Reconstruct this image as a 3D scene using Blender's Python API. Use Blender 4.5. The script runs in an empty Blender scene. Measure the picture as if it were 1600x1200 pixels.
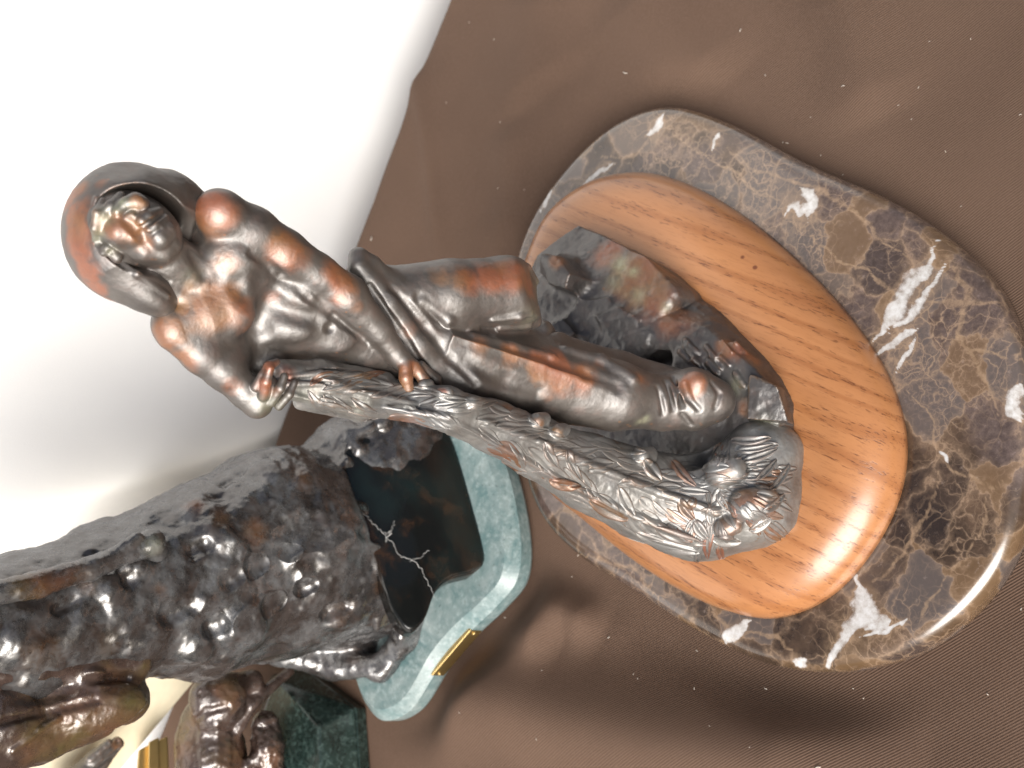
import bpy, bmesh, math, random, time
import numpy as np
from mathutils import Vector, Matrix
T0 = time.time()
random.seed(7); RNG = np.random.default_rng(7)
SC = bpy.context.scene
COL = SC.collection

# ------------------------------------------------------------------ camera
TH = math.radians(50.0); F = 2100.0; CH = 0.60
_r = np.array((0.957, 0.29)); _r /= np.hypot(*_r); RC, RS = _r
E_R = np.array((1.0, 0, 0)); E_U = np.array((0, math.sin(TH), math.cos(TH))); E_F = np.array((0, math.cos(TH), -math.sin(TH)))
CX = RS * E_R - RC * E_U; CY = RC * E_R + RS * E_U; CP = np.array((0, 0, CH))
cam = bpy.data.cameras.new('camera'); cam.sensor_width = 36; cam.sensor_fit = 'HORIZONTAL'
cam.lens = F / 1600 * 36; cam.clip_start = 0.01; cam.clip_end = 50
camo = bpy.data.objects.new('camera', cam); COL.objects.link(camo); SC.camera = camo
camo.matrix_world = Matrix(((CX[0], CY[0], -E_F[0], CP[0]), (CX[1], CY[1], -E_F[1], CP[1]), (CX[2], CY[2], -E_F[2], CP[2]), (0, 0, 0, 1)))
cam.dof.use_dof = True; cam.dof.focus_distance = 0.56; cam.dof.aperture_fstop = 15.0

# ------------------------------------------------------------------ light
SUN_EL, SUN_AZ = math.radians(36), math.radians(-123)      # azimuth measured from +x
sd = Vector((math.cos(SUN_EL) * math.cos(SUN_AZ), math.cos(SUN_EL) * math.sin(SUN_AZ), math.sin(SUN_EL)))
w = bpy.data.worlds.new('World'); SC.world = w; w.use_nodes = True
nt = w.node_tree; nt.nodes.clear()
sky = nt.nodes.new('ShaderNodeTexSky'); sky.sky_type = 'NISHITA'; sky.sun_disc = False
sky.sun_elevation = SUN_EL; sky.sun_rotation = math.pi / 2 - SUN_AZ
sky.air_density = 0.9; sky.dust_density = 8.0; sky.ozone_density = 0.6
bg = nt.nodes.new('ShaderNodeBackground'); bg.inputs[1].default_value = 0.06
wo = nt.nodes.new('ShaderNodeOutputWorld')
nt.links.new(sky.outputs[0], bg.inputs[0]); nt.links.new(bg.outputs[0], wo.inputs[0])
sun = bpy.data.lights.new('sun', 'SUN'); sun.energy = 3.4; sun.angle = math.radians(42); sun.color = (1.0, 0.985, 0.965)
suno = bpy.data.objects.new('sun', sun); COL.objects.link(suno)
suno.rotation_euler = sd.to_track_quat('Z', 'Y').to_euler(); suno.location = (-0.6, -0.8, 1.5)
SC.view_settings.view_transform = 'Standard'; SC.view_settings.look = 'None'
SC.view_settings.exposure = 0.62; SC.view_settings.gamma = 1.0

# ------------------------------------------------------------------ projection helpers (photo pixel -> place in the room)
def ray(px, py):
    px = np.asarray(px, float); py = np.asarray(py, float)
    return ((px - 800) / F)[..., None] * CX - ((py - 600) / F)[..., None] * CY + E_F
def PZ(px, py, z):
    d = ray(px, py); return CP + d * ((z - CH) / d[..., 2])[..., None]
class Plane:
    """upright (slightly reclining) plane on which a statue's parts are laid out; d is depth in front of it"""
    def __init__(s, y0, z0, lean): s.y0, s.z0, s.t = y0, z0, math.tan(math.radians(lean))
    def P(s, px, py, d=0.0):
        r = ray(px, py)      # y = y0 + (z - z0) t
        k = (s.y0 + (CH - s.z0) * s.t) / (r[..., 1] - r[..., 2] * s.t)
        p = CP + r * k[..., None]; n = np.linalg.norm(r, axis=-1)
        return p - r / n[..., None] * (np.asarray(d, float) * k / F)[..., None]
    def D(s, px, py, z):
        return float(np.linalg.norm(s.P(px, py) - CP) - np.linalg.norm(PZ(px, py, z) - CP)) * F / float(np.dot(s.P(px, py) - CP, E_F) / np.dot(ray(px, py), E_F))
    def S(s, px, py):
        return float(np.dot(s.P(px, py) - CP, E_F)) / F           # metres per photo pixel there

# ------------------------------------------------------------------ numpy noise
def _hash(i, j, k, s):
    h = (i.astype(np.int64) * 374761393 + j.astype(np.int64) * 668265263 + k.astype(np.int64) * 2147483647 + s * 1274126177) & 0xffffffff
    h = ((h ^ (h >> 13)) * 1274126177) & 0xffffffff
    return ((h ^ (h >> 16)) & 0xffff) / 32767.5 - 1.0
def noise(p, seed=0):
    i = np.floor(p).astype(np.int64); f = p - i; f = f * f * f * (f * (f * 6 - 15) + 10); r = 0
    for a in (0, 1):
        for b in (0, 1):
            for c in (0, 1):
                wgt = (f[:, 0] if a else 1 - f[:, 0]) * (f[:, 1] if b else 1 - f[:, 1]) * (f[:, 2] if c else 1 - f[:, 2])
                r = r + wgt * _hash(i[:, 0] + a, i[:, 1] + b, i[:, 2] + c, seed)
    return r
def fbm(p, sc, oc=4, seed=0, gain=0.5):
    r = 0; a = 1.0
    for o in range(oc):
        r = r + a * noise(p * sc + 17.3 * o, seed + o); sc = sc * 2.03; a *= gain
    return r

# ------------------------------------------------------------------ sculpting: distance field on a grid -> surface nets
PAD = 0.0065
class Clay:
    def __init__(s, lo, hi, h):
        s.h = h; s.lo = np.array(lo, float); s.n = np.ceil((np.array(hi) - s.lo) / h).astype(int) + 1
        s.a = np.full(s.n, 0.012, np.float32)
    def _loc(s, lo, hi):
        i0 = np.clip(np.floor((lo - s.lo) / s.h).astype(int), 0, s.n); i1 = np.clip(np.ceil((hi - s.lo) / s.h).astype(int) + 1, 0, s.n)
        if np.any(i1 <= i0): return None
        ax = [(s.lo[k] + s.h * np.arange(i0[k], i1[k])).astype(np.float32) for k in range(3)]
        return tuple(slice(i0[k], i1[k]) for k in range(3)), ax[0][:, None, None], ax[1][None, :, None], ax[2][None, None, :]
    def _op(s, L, d, k, mode):
        a = s.a[L]
        if mode == 'sub':
            d = -d; h = np.maximum(k - np.abs(a - d), 0) / k; s.a[L] = np.maximum(a, d) + h * h * (k / 4)
        else:
            h = np.maximum(k - np.abs(a - d), 0) / k; s.a[L] = np.minimum(a, d) - h * h * (k / 4)
    def cone(s, a, b, ra, rb, k=0.002, mode='add'):
        a = np.asarray(a, float); b = np.asarray(b, float); R = max(ra, rb) + PAD
        L = s._loc(np.minimum(a, b) - R, np.maximum(a, b) + R)
        if L is None: return
        L, X, Y, Z = L; v = b - a; vv = max(float(v @ v), 1e-12); v = v.astype(np.float32)
        x = X - np.float32(a[0]); y = Y - np.float32(a[1]); z = Z - np.float32(a[2])
        t = np.clip((x * v[0] + y * v[1] + z * v[2]) / np.float32(vv), 0, 1)
        d = np.sqrt((x - t * v[0]) ** 2 + (y - t * v[1]) ** 2 + (z - t * v[2]) ** 2) - (np.float32(ra) + np.float32(rb - ra) * t)
        s._op(L, d, k, mode)
    def ell(s, c, M, r, k=0.002, mode='add'):
        c = np.asarray(c, float); r = np.asarray(r, float); M = np.asarray(M, float)
        ext = np.sqrt(((M * r[:, None]) ** 2).sum(0)) + PAD
        L = s._loc(c - ext, c + ext)
        if L is None: return
        L, X, Y, Z = L; x = X - np.float32(c[0]); y = Y - np.float32(c[1]); z = Z - np.float32(c[2]); k0 = 0; k1 = 0
        for i in range(3):
            q = (x * np.float32(M[i, 0]) + y * np.float32(M[i, 1]) + z * np.float32(M[i, 2])) / np.float32(r[i])
            k0 = k0 + q * q; k1 = k1 + (q / np.float32(r[i])) ** 2
        k0 = np.sqrt(k0); d = k0 * (k0 - 1) / np.maximum(np.sqrt(k1), 1e-6)
        s._op(L, d, k, mode)
    def hull(s, pts, k=0.001, mode='add', r=0.0, cut=False):
        pl = hull_planes(pts); pts = np.asarray(pts)
        L = s._loc(pts.min(0) - PAD, pts.max(0) + PAD)
        if L is None: return
        L, X, Y, Z = L; d = None
        for n, o in pl:
            q = X * np.float32(n[0]) + Y * np.float32(n[1]) + Z * np.float32(n[2]) - np.float32(o)
            d = q if d is None else np.maximum(d, q)
        s._op(L, d - np.float32(r), k, mode)
    def samp(s, p):
        q = (p - s.lo) / s.h; i = np.clip(np.floor(q).astype(int), 0, s.n - 2); f = np.clip(q - i, 0, 1); r = 0
        out = np.any((q < 0) | (q > s.n - 1), axis=-1)
        for a in (0, 1):
            for b in (0, 1):
                for c in (0, 1):
                    wgt = (f[..., 0] if a else 1 - f[..., 0]) * (f[..., 1] if b else 1 - f[..., 1]) * (f[..., 2] if c else 1 - f[..., 2])
                    r = r + wgt * s.a[i[..., 0] + a, i[..., 1] + b, i[..., 2] + c]
        return np.where(out, 0.012, r)
    def grad(s, p):
        e = s.h * 1.5; g = np.stack([s.samp(p + e * v) - s.samp(p - e * v) for v in np.eye(3)], -1)
        return g / np.maximum(np.linalg.norm(g, axis=-1, keepdims=True), 1e-9)
    def hit(s, px, py):
        """where the line of sight through a photo pixel meets the sculpted surface (nan if it misses)"""
        r = ray(px, py); r = r / np.linalg.norm(r, axis=-1, keepdims=True)
        hi = s.lo + s.h * (s.n - 1); cor = np.array([[(s.lo, hi)[(q >> b) & 1][b] for b in range(3)] for q in range(8)]) - CP
        dm = np.linalg.norm(cor, axis=1); t = np.arange(max(dm.min() * 0.8, 0.02), dm.max(), s.h * 0.9)
        out = np.full(r.shape, np.nan); fl = out.reshape(-1, 3); rr = r.reshape(-1, 3)
        for q in range(0, len(rr), 2000):
            R = rr[q:q + 2000]; v = s.samp(CP + R[:, None, :] * t[None, :, None]); ins = v < 0
            j = np.argmax(ins, 1); ok = ins.any(1) & (j > 0); j = np.maximum(j, 1); ii = np.arange(len(R))
            va = v[ii, j - 1]; vb = v[ii, j]; tt = t[j - 1] + (t[j] - t[j - 1]) * np.clip(va / np.maximum(va - vb, 1e-9), 0, 1)
            fl[q:q + 2000][ok] = (CP + R * tt[:, None])[ok]
        return out
    def mesh(s):
        a = s.a; ins = a < 0
        for ax in range(3):                                       # keep the shell closed at the block's faces
            sl = [slice(None)] * 3
            for e in (0, -1): sl[ax] = e; ins[tuple(sl)] = False; a[tuple(sl)] = np.maximum(a[tuple(sl)], 1e-5)
        nx, ny, nz = s.n - 1; cnt = np.zeros((nx, ny, nz), np.uint8)
        for q in range(8):
            o = (q & 1, (q >> 1) & 1, (q >> 2) & 1); cnt += ins[o[0]:o[0] + nx, o[1]:o[1] + ny, o[2]:o[2] + nz]
        cell = np.argwhere((cnt > 0) & (cnt < 8)); idx = np.full((nx, ny, nz), -1, np.int32)
        idx[cell[:, 0], cell[:, 1], cell[:, 2]] = np.arange(len(cell))
        val = [a[cell[:, 0] + (q & 1), cell[:, 1] + ((q >> 1) & 1), cell[:, 2] + ((q >> 2) & 1)] for q in range(8)]
        acc = np.zeros((len(cell), 3)); num = np.zeros(len(cell))
        for q in range(8):
            for b in range(3):
                if not (q >> b) & 1:
                    q2 = q | (1 << b); v0, v1 = val[q], val[q2]; m = (v0 < 0) != (v1 < 0)
                    t = np.where(m, v0 / np.where(m, v0 - v1, 1), 0); p = np.array([q & 1, (q >> 1) & 1, (q >> 2) & 1], float)[None].repeat(len(cell), 0)
                    p[:, b] += t; acc += np.where(m[:, None], p, 0); num += m
        V = s.lo + s.h * (cell + acc / num[:, None]); Q = []
        for ax in range(3):
            u, v = (ax + 1) % 3, (ax + 2) % 3; A = [slice(None)] * 3; B = [slice(None)] * 3; A[ax] = slice(0, -1); B[ax] = slice(1, None)
            for kk in (u, v): A[kk] = slice(1, -1); B[kk] = slice(1, -1)
            m = ins[tuple(A)] != ins[tuple(B)]; e = np.argwhere(m); flip = ins[tuple(A)][m]
            e[:, u] += 1; e[:, v] += 1
            def g(du, dv):
                c = e.copy(); c[:, u] -= du; c[:, v] -= dv; return idx[c[:, 0], c[:, 1], c[:, 2]]
            f = np.stack([g(1, 1), g(0, 1), g(0, 0), g(1, 0)], 1); f[~flip] = f[~flip][:, ::-1]; Q.append(f)
        return V, np.concatenate(Q)
def hull_planes(pts):
    bm = bmesh.new()
    for p in pts: bm.verts.new(p)
    bmesh.ops.convex_hull(bm, input=bm.verts); bm.normal_update()
    cen = np.mean(np.asarray(pts), 0); out = []
    for f in bm.faces:
        n = np.array(f.normal); c = np.array(f.calc_center_median())
        if n @ n < .5: continue
        if n @ (c - cen) < 0: n = -n
        out.append((n, float(n @ c)))
    bm.free(); return out

# ------------------------------------------------------------------ object helpers
def thing(name, label, cat, loc=(0, 0, 0), group=None):
    o = bpy.data.objects.new(name, None); COL.objects.link(o); o.location = loc; o.empty_display_size = 0.02
    o['label'] = label; o['category'] = cat
    if group: o['group'] = group
    return o
def tag(o, label, cat, group=None):
    o['label'] = label; o['category'] = cat
    if group: o['group'] = group
    return o
def base_loc(o):
    l = np.zeros(3)
    while o is not None: l += np.array(o.location); o = o.parent
    return l
def mkmesh(name, V, Fc, mat, parent=None, smooth=True, attrs=None, loc=None):
    V = np.asarray(V, float)
    if parent is not None: V = V - base_loc(parent)
    elif loc is not None: V = V - np.asarray(loc)
    me = bpy.data.meshes.new(name)
    if isinstance(Fc, np.ndarray):
        n = len(Fc); k = Fc.shape[1]; me.vertices.add(len(V)); me.vertices.foreach_set('co', V.astype(np.float32).ravel())
        me.loops.add(n * k); me.loops.foreach_set('vertex_index', Fc.astype(np.int32).ravel())
        me.polygons.add(n); me.polygons.foreach_set('loop_start', np.arange(0, n * k, k, dtype=np.int32))
        me.update(calc_edges=True); me.validate()
    else:
        me.from_pydata([tuple(v) for v in V], [], Fc); me.update()
    me.polygons.foreach_set('use_smooth', np.full(len(me.polygons), smooth))
    for k, v in (attrs or {}).items():
        at = me.attributes.new(k, 'FLOAT', 'POINT'); at.data.foreach_set('value', np.asarray(v, np.float32))
    me.materials.append(mat)
    o = bpy.data.objects.new(name, me); COL.objects.link(o)
    if parent is not None: o.parent = parent
    elif loc is not None: o.location = loc
    return o
def vnormals(V, Q):
    n = np.cross(V[Q[:, 2]] - V[Q[:, 0]], V[Q[:, 3]] - V[Q[:, 1]]); N = np.zeros_like(V)
    for k in range(4):
        for c in range(3): N[:, c] += np.bincount(Q[:, k], n[:, c], len(V))
    return N / np.maximum(np.linalg.norm(N, axis=1, keepdims=True), 1e-12)
def spline(pts, n, closed=True):
    p = np.asarray(pts, float); m = len(p)
    t = np.linspace(0, m if closed else m - 1, n, endpoint=not closed); i = np.minimum(np.floor(t).astype(int), m - 1 if closed else m - 2); f = (t - i)[:, None]
    g = (lambda k: p[k % m]) if closed else (lambda k: p[np.clip(k, 0, m - 1)])
    a, b, c, d = g(i - 1), g(i), g(i + 1), g(i + 2)
    q = 0.5 * (2 * b + (c - a) * f + (2 * a - 5 * b + 4 * c - d) * f ** 2 + (3 * b - a - 3 * c + d) * f ** 3)
    # even spacing
    if closed: q = np.vstack([q, q[:1]])
    L = np.r_[0, np.cumsum(np.linalg.norm(np.diff(q, axis=0), axis=1))]; s = np.linspace(0, L[-1], n, endpoint=not closed)
    return np.stack([np.interp(s, L, q[:, k]) for k in range(q.shape[1])], 1)
def loft(rings, cap=True):
    """rings: list of (n,3) arrays, bottom to top; closed solid"""
    n = len(rings[0]); V = np.vstack(rings); Fc = []
    for r in range(len(rings) - 1):
        i = np.arange(n); j = (i + 1) % n
        Fc.append(np.stack([r * n + i, r * n + j, (r + 1) * n + j, (r + 1) * n + i], 1))
    Fc = np.concatenate(Fc)
    if cap:
        c0 = len(V); V = np.vstack([V, rings[0].mean(0), rings[-1].mean(0)]); i = np.arange(0, n, 1); j = (i + 1) % n
        # caps as degenerate-free quads are not possible: use triangles padded through list
        F2 = [tuple(x) for x in Fc.tolist()] + [(int(b), int(a), c0) for a, b in zip(i, j)] + [(int((len(rings) - 1) * n + a), int((len(rings) - 1) * n + b), c0 + 1) for a, b in zip(i, j)]
        return V, F2
    return V, Fc
def tube(path, rad, n=8):
    path = np.asarray(path, float); m = len(path); rad = np.broadcast_to(np.asarray(rad, float), (m,))
    tg = np.gradient(path, axis=0); tg /= np.linalg.norm(tg, axis=1, keepdims=True); up = np.array((0.13, 0.2, 0.97)); rings = []
    for i in range(m):
        a = np.cross(tg[i], up); a /= np.linalg.norm(a); b = np.cross(tg[i], a); th = np.linspace(0, 2 * np.pi, n, endpoint=False)
        rings.append(path[i] + rad[i] * (np.cos(th)[:, None] * a + np.sin(th)[:, None] * b))
    return loft(rings)

# ------------------------------------------------------------------ material helpers
class M:
    def __init__(s, name):
        s.m = bpy.data.materials.new(name); s.m.use_nodes = True; s.t = s.m.node_tree
        s.b = s.t.nodes['Principled BSDF']; s.tc = s.t.nodes.new('ShaderNodeTexCoord')
    def n(s, typ, ins=None, **kw):
        o = s.t.nodes.new(typ)
        for k, v in kw.items(): setattr(o, k, v)
        for k, v in (ins or {}).items(): s.put(o.inputs[k], v)
        return o
    def put(s, sock, v):
        if isinstance(v, bpy.types.NodeSocket): s.t.links.new(v, sock)
        else: sock.default_value = v
    def set(s, **kw):
        for k, v in kw.items(): s.put(s.b.inputs[k.replace('_', ' ')], v)
        return s
    def obj(s): return s.tc.outputs['Object']
    def map(s, vec, scale=(1, 1, 1), rot=(0, 0, 0), loc=(0, 0, 0)):
        return s.n('ShaderNodeMapping', {'Vector': vec, 'Scale': scale, 'Rotation': rot, 'Location': loc}).outputs[0]
    def noise(s, scale, detail=4, rough=0.55, vec=None, dist=0.0):
        return s.n('ShaderNodeTexNoise', {'Vector': vec or s.obj(), 'Scale': scale, 'Detail': detail, 'Roughness': rough, 'Distortion': dist})
    def vor(s, scale, vec=None, feature='F1', rnd=1.0):
        return s.n('ShaderNodeTexVoronoi', {'Vector': vec or s.obj(), 'Scale': scale, 'Randomness': rnd}, feature=feature)
    def ramp(s, fac, stops, interp='LINEAR'):
        r = s.n('ShaderNodeValToRGB', {'Fac': fac}); e = r.color_ramp.elements; r.color_ramp.interpolation = interp
        for i, (p, c) in enumerate(stops):
            x = e[i] if i < 2 else e.new(p)
            x.position = p; x.color = (c, c, c, 1) if isinstance(c, (int, float)) else (*c, 1)
        return r.outputs[0]
    def mix(s, fac, a, b, blend='MIX'):
        o = s.n('ShaderNodeMix', data_type='RGBA', blend_type=blend); s.put(o.inputs[0], fac)
        for k, v in ((6, a), (7, b)): s.put(o.inputs[k], (*v, 1) if isinstance(v, tuple) and len(v) == 3 else v)
        return o.outputs[2]
    def math(s, op, a, b=0.0, clamp=False):
        o = s.n('ShaderNodeMath', operation=op, use_clamp=clamp); s.put(o.inputs[0], a); s.put(o.inputs[1], b); return o.outputs[0]
    def attr(s, name): return s.n('ShaderNodeAttribute', attribute_name=name).outputs['Fac']
    def warp(s, amt, scale, detail=3):
        nz = s.noise(scale, detail); c = s.n('ShaderNodeVectorMath', {0: nz.outputs['Color'], 1: (0.5, 0.5, 0.5)}, operation='SUBTRACT').outputs[0]
        c = s.n('ShaderNodeVectorMath', {0: c, 'Scale': amt}, operation='SCALE').outputs[0]
        return s.n('ShaderNodeVectorMath', {0: s.obj(), 1: c}, operation='ADD').outputs[0]
    def bump(s, h, strength=0.3, dist=0.0005, prev=None):
        i = {'Height': h, 'Strength': strength, 'Distance': dist}
        if prev is not None: i['Normal'] = prev
        return s.n('ShaderNodeBump', i).outputs[0]

def bronze_mat(name, dark, mid, rub, rough=(0.36, 0.48), metal=0.2, ior=2.3, rubauto=0.5, bumpy=0.25, dust=0.0, vcol=(0.26, 0.27, 0.17)):
    """waxed bronze: dark brown-grey patina, red-brown where it is rubbed (attribute rub + raised edges), pale verdigris (attribute verd)"""
    m = M(name)
    n1 = m.noise(70, 5, 0.6).outputs[0]; n2 = m.noise(420, 4, 0.6).outputs[0]; n3 = m.noise(28, 3).outputs[0]; n4 = m.noise(150, 5, 0.65).outputs[0]
    c = m.mix(m.ramp(n1, [(0.35, 0.0), (0.68, 1.0)]), dark, mid)
    c = m.mix(m.ramp(n4, [(0.5, 0.0), (0.72, 0.5)]), c, tuple(x * 0.45 + y * 0.25 for x, y in zip(mid, rub)))
    pt = m.n('ShaderNodeNewGeometry').outputs['Pointiness']
    e = m.ramp(pt, [(0.508, 0.0), (0.55, 1.0)])
    rb = m.math('ADD', m.math('MULTIPLY', m.attr('rub'), m.ramp(n4, [(0.25, 0.5), (0.5, 1.2)])), m.math('MULTIPLY', m.math('MULTIPLY', e, rubauto), m.ramp(n3, [(0.36, 0.15), (0.6, 1.0)])), True)
    rb = m.ramp(rb, [(0.12, 0.0), (0.62, 1.0)])
    rb = m.math('MULTIPLY', rb, m.ramp(n2, [(0.25, 0.65), (0.55, 1.0)]), True)
    c = m.mix(rb, c, m.mix(m.ramp(n3, [(0.4, 0.0), (0.65, 1.0)]), rub, tuple(x * y for x, y in zip(rub, (0.8, 1.3, 0.9)))))
    if dust:
        dm = m.math('MULTIPLY', m.ramp(m.noise(40, 6, 0.7, m.warp(0.02, 60)).outputs[0], [(0.46, 0.0), (0.66, dust)]), m.ramp(n4, [(0.3, 0.5), (0.6, 1.0)]))
        c = m.mix(dm, c, (0.24, 0.26, 0.275))
    vd = m.math('MULTIPLY', m.attr('verd'), m.ramp(n2, [(0.3, 0.45), (0.6, 1.0)]), True)
    c = m.mix(vd, c, vcol)
    m.set(Base_Color=c, Metallic=metal, IOR=ior, Roughness=m.ramp(n4, [(0.3, rough[0]), (0.7, rough[1])]))
    bm_ = m.bump(n2, bumpy, 0.0006); m.set(Normal=m.bump(m.noise(1500, 3).outputs[0], 0.12, 0.0003, bm_))
    return m.m

BRONZE = bronze_mat('patinated_bronze', (0.036, 0.026, 0.020), (0.085, 0.072, 0.060), (0.26, 0.070, 0.018), (0.45, 0.57), 0.24, 2.75, 0.4)
BRONZE_LEAF = bronze_mat('pewter_grey_bronze', (0.13, 0.125, 0.117), (0.27, 0.265, 0.25), (0.22, 0.065, 0.026), (0.44, 0.56), 0.5, 2.8, 0.35, 0.25, 0.5)
BRONZE_ROCK = bronze_mat('dull_bronze', (0.030, 0.026, 0.025), (0.062, 0.057, 0.055), (0.17, 0.06, 0.030), (0.36, 0.5), 0.15, 2.0, 0.4, 0.4)
BRONZE_DARK = bronze_mat('dark_glossy_bronze', (0.016, 0.013, 0.012), (0.050, 0.047, 0.047), (0.10, 0.038, 0.016), (0.2, 0.36), 0.2, 2.2, 0.15, 0.2, 0.42)
BRONZE_BROWN = bronze_mat('brown_bronze', (0.036, 0.022, 0.017), (0.075, 0.050, 0.042), (0.115, 0.055, 0.030), (0.22, 0.36), 0.2, 2.1, 0.2, 0.35)

def cloth_mat():
    m = M('brown_twill'); v = m.obj()
    ang = TWILL
    wv = m.n('ShaderNodeTexWave', {'Vector': m.map(v, rot=(0, 0, ang)), 'Scale': 1 / (0.0021 * 2 * math.pi) * 3.5, 'Distortion': 0.35, 'Detail': 2, 'Detail Scale': 3.0}, wave_type='BANDS', bands_direction='X').outputs['Fac']
    n = m.noise(9, 4).outputs[0]; f = m.noise(900, 3).outputs[0]
    c = m.mix(m.ramp(n, [(0.3, 0.0), (0.7, 1.0)]), (0.096, 0.060, 0.042), (0.122, 0.077, 0.054))
    c = m.mix(m.math('MULTIPLY', m.ramp(wv, [(0.0, 1.0), (0.45, 0.0)]), 0.36), c, (0.035, 0.021, 0.016))
    c = m.mix(m.math('MULTIPLY', m.ramp(f, [(0.4, 0.0), (0.75, 1.0)]), 0.25), c, (0.17, 0.12, 0.095))
    m.set(Base_Color=c, Roughness=0.85, Sheen_Weight=0.08, Sheen_Roughness=0.4, Sheen_Tint=(0.75, 0.6, 0.52, 1), Specular_IOR_Level=0.15)
    b = m.bump(wv, 0.5, 0.0004); m.set(Normal=m.bump(f, 0.35, 0.0004, b)); return m.m
def sheet_mat():
    m = M('white_cotton'); n = m.noise(1200, 3).outputs[0]
    m.set(Base_Color=m.mix(m.noise(6, 3).outputs[0], (0.80, 0.81, 0.815), (0.83, 0.838, 0.84)), Roughness=0.9, Specular_IOR_Level=0.2, Normal=m.bump(n, 0.25, 0.0004)); return m.m
def wood_mat():
    m = M('varnished_oak'); v = m.obj()
    g = m.map(v, rot=(0, 0, GRAIN))
    st = m.map(g, scale=(9, 150, 60)); n1 = m.noise(1.0, 5, 0.6, st).outputs[0]
    st2 = m.map(g, scale=(120, 1200, 450)); n2 = m.noise(1.0, 3, 0.65, st2).outputs[0]
    wv = m.n('ShaderNodeTexWave', {'Vector': m.map(g, scale=(0.12, 1, 0.4)), 'Scale': 30, 'Distortion': 14, 'Detail': 4, 'Detail Scale': 0.6}, wave_type='BANDS', bands_direction='Y').outputs['Fac']
    c = m.mix(n1, (0.30, 0.122, 0.045), (0.46, 0.215, 0.090))
    c = m.mix(m.math('MULTIPLY', m.ramp(wv, [(0.0, 1.0), (0.35, 0.0)]), 0.5), c, (0.24, 0.085, 0.027))
    pores = m.math('MULTIPLY', m.ramp(n2, [(0.54, 0.0), (0.66, 1.0)]), m.ramp(wv, [(0.3, 1.0), (0.75, 0.25)]), True)
    c = m.mix(m.math('MULTIPLY', pores, 0.9), c, (0.115, 0.038, 0.014))
    sp = m.vor(38).outputs['Distance']
    c = m.mix(m.ramp(sp, [(0.035, 0.8), (0.06, 0.0)]), c, (0.10, 0.02, 0.01))
    m.set(Base_Color=c, Roughness=0.33, Coat_Weight=0.5, Coat_Roughness=0.2, Normal=m.bump(pores, 0.25, -0.0003)); return m.m
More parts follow.
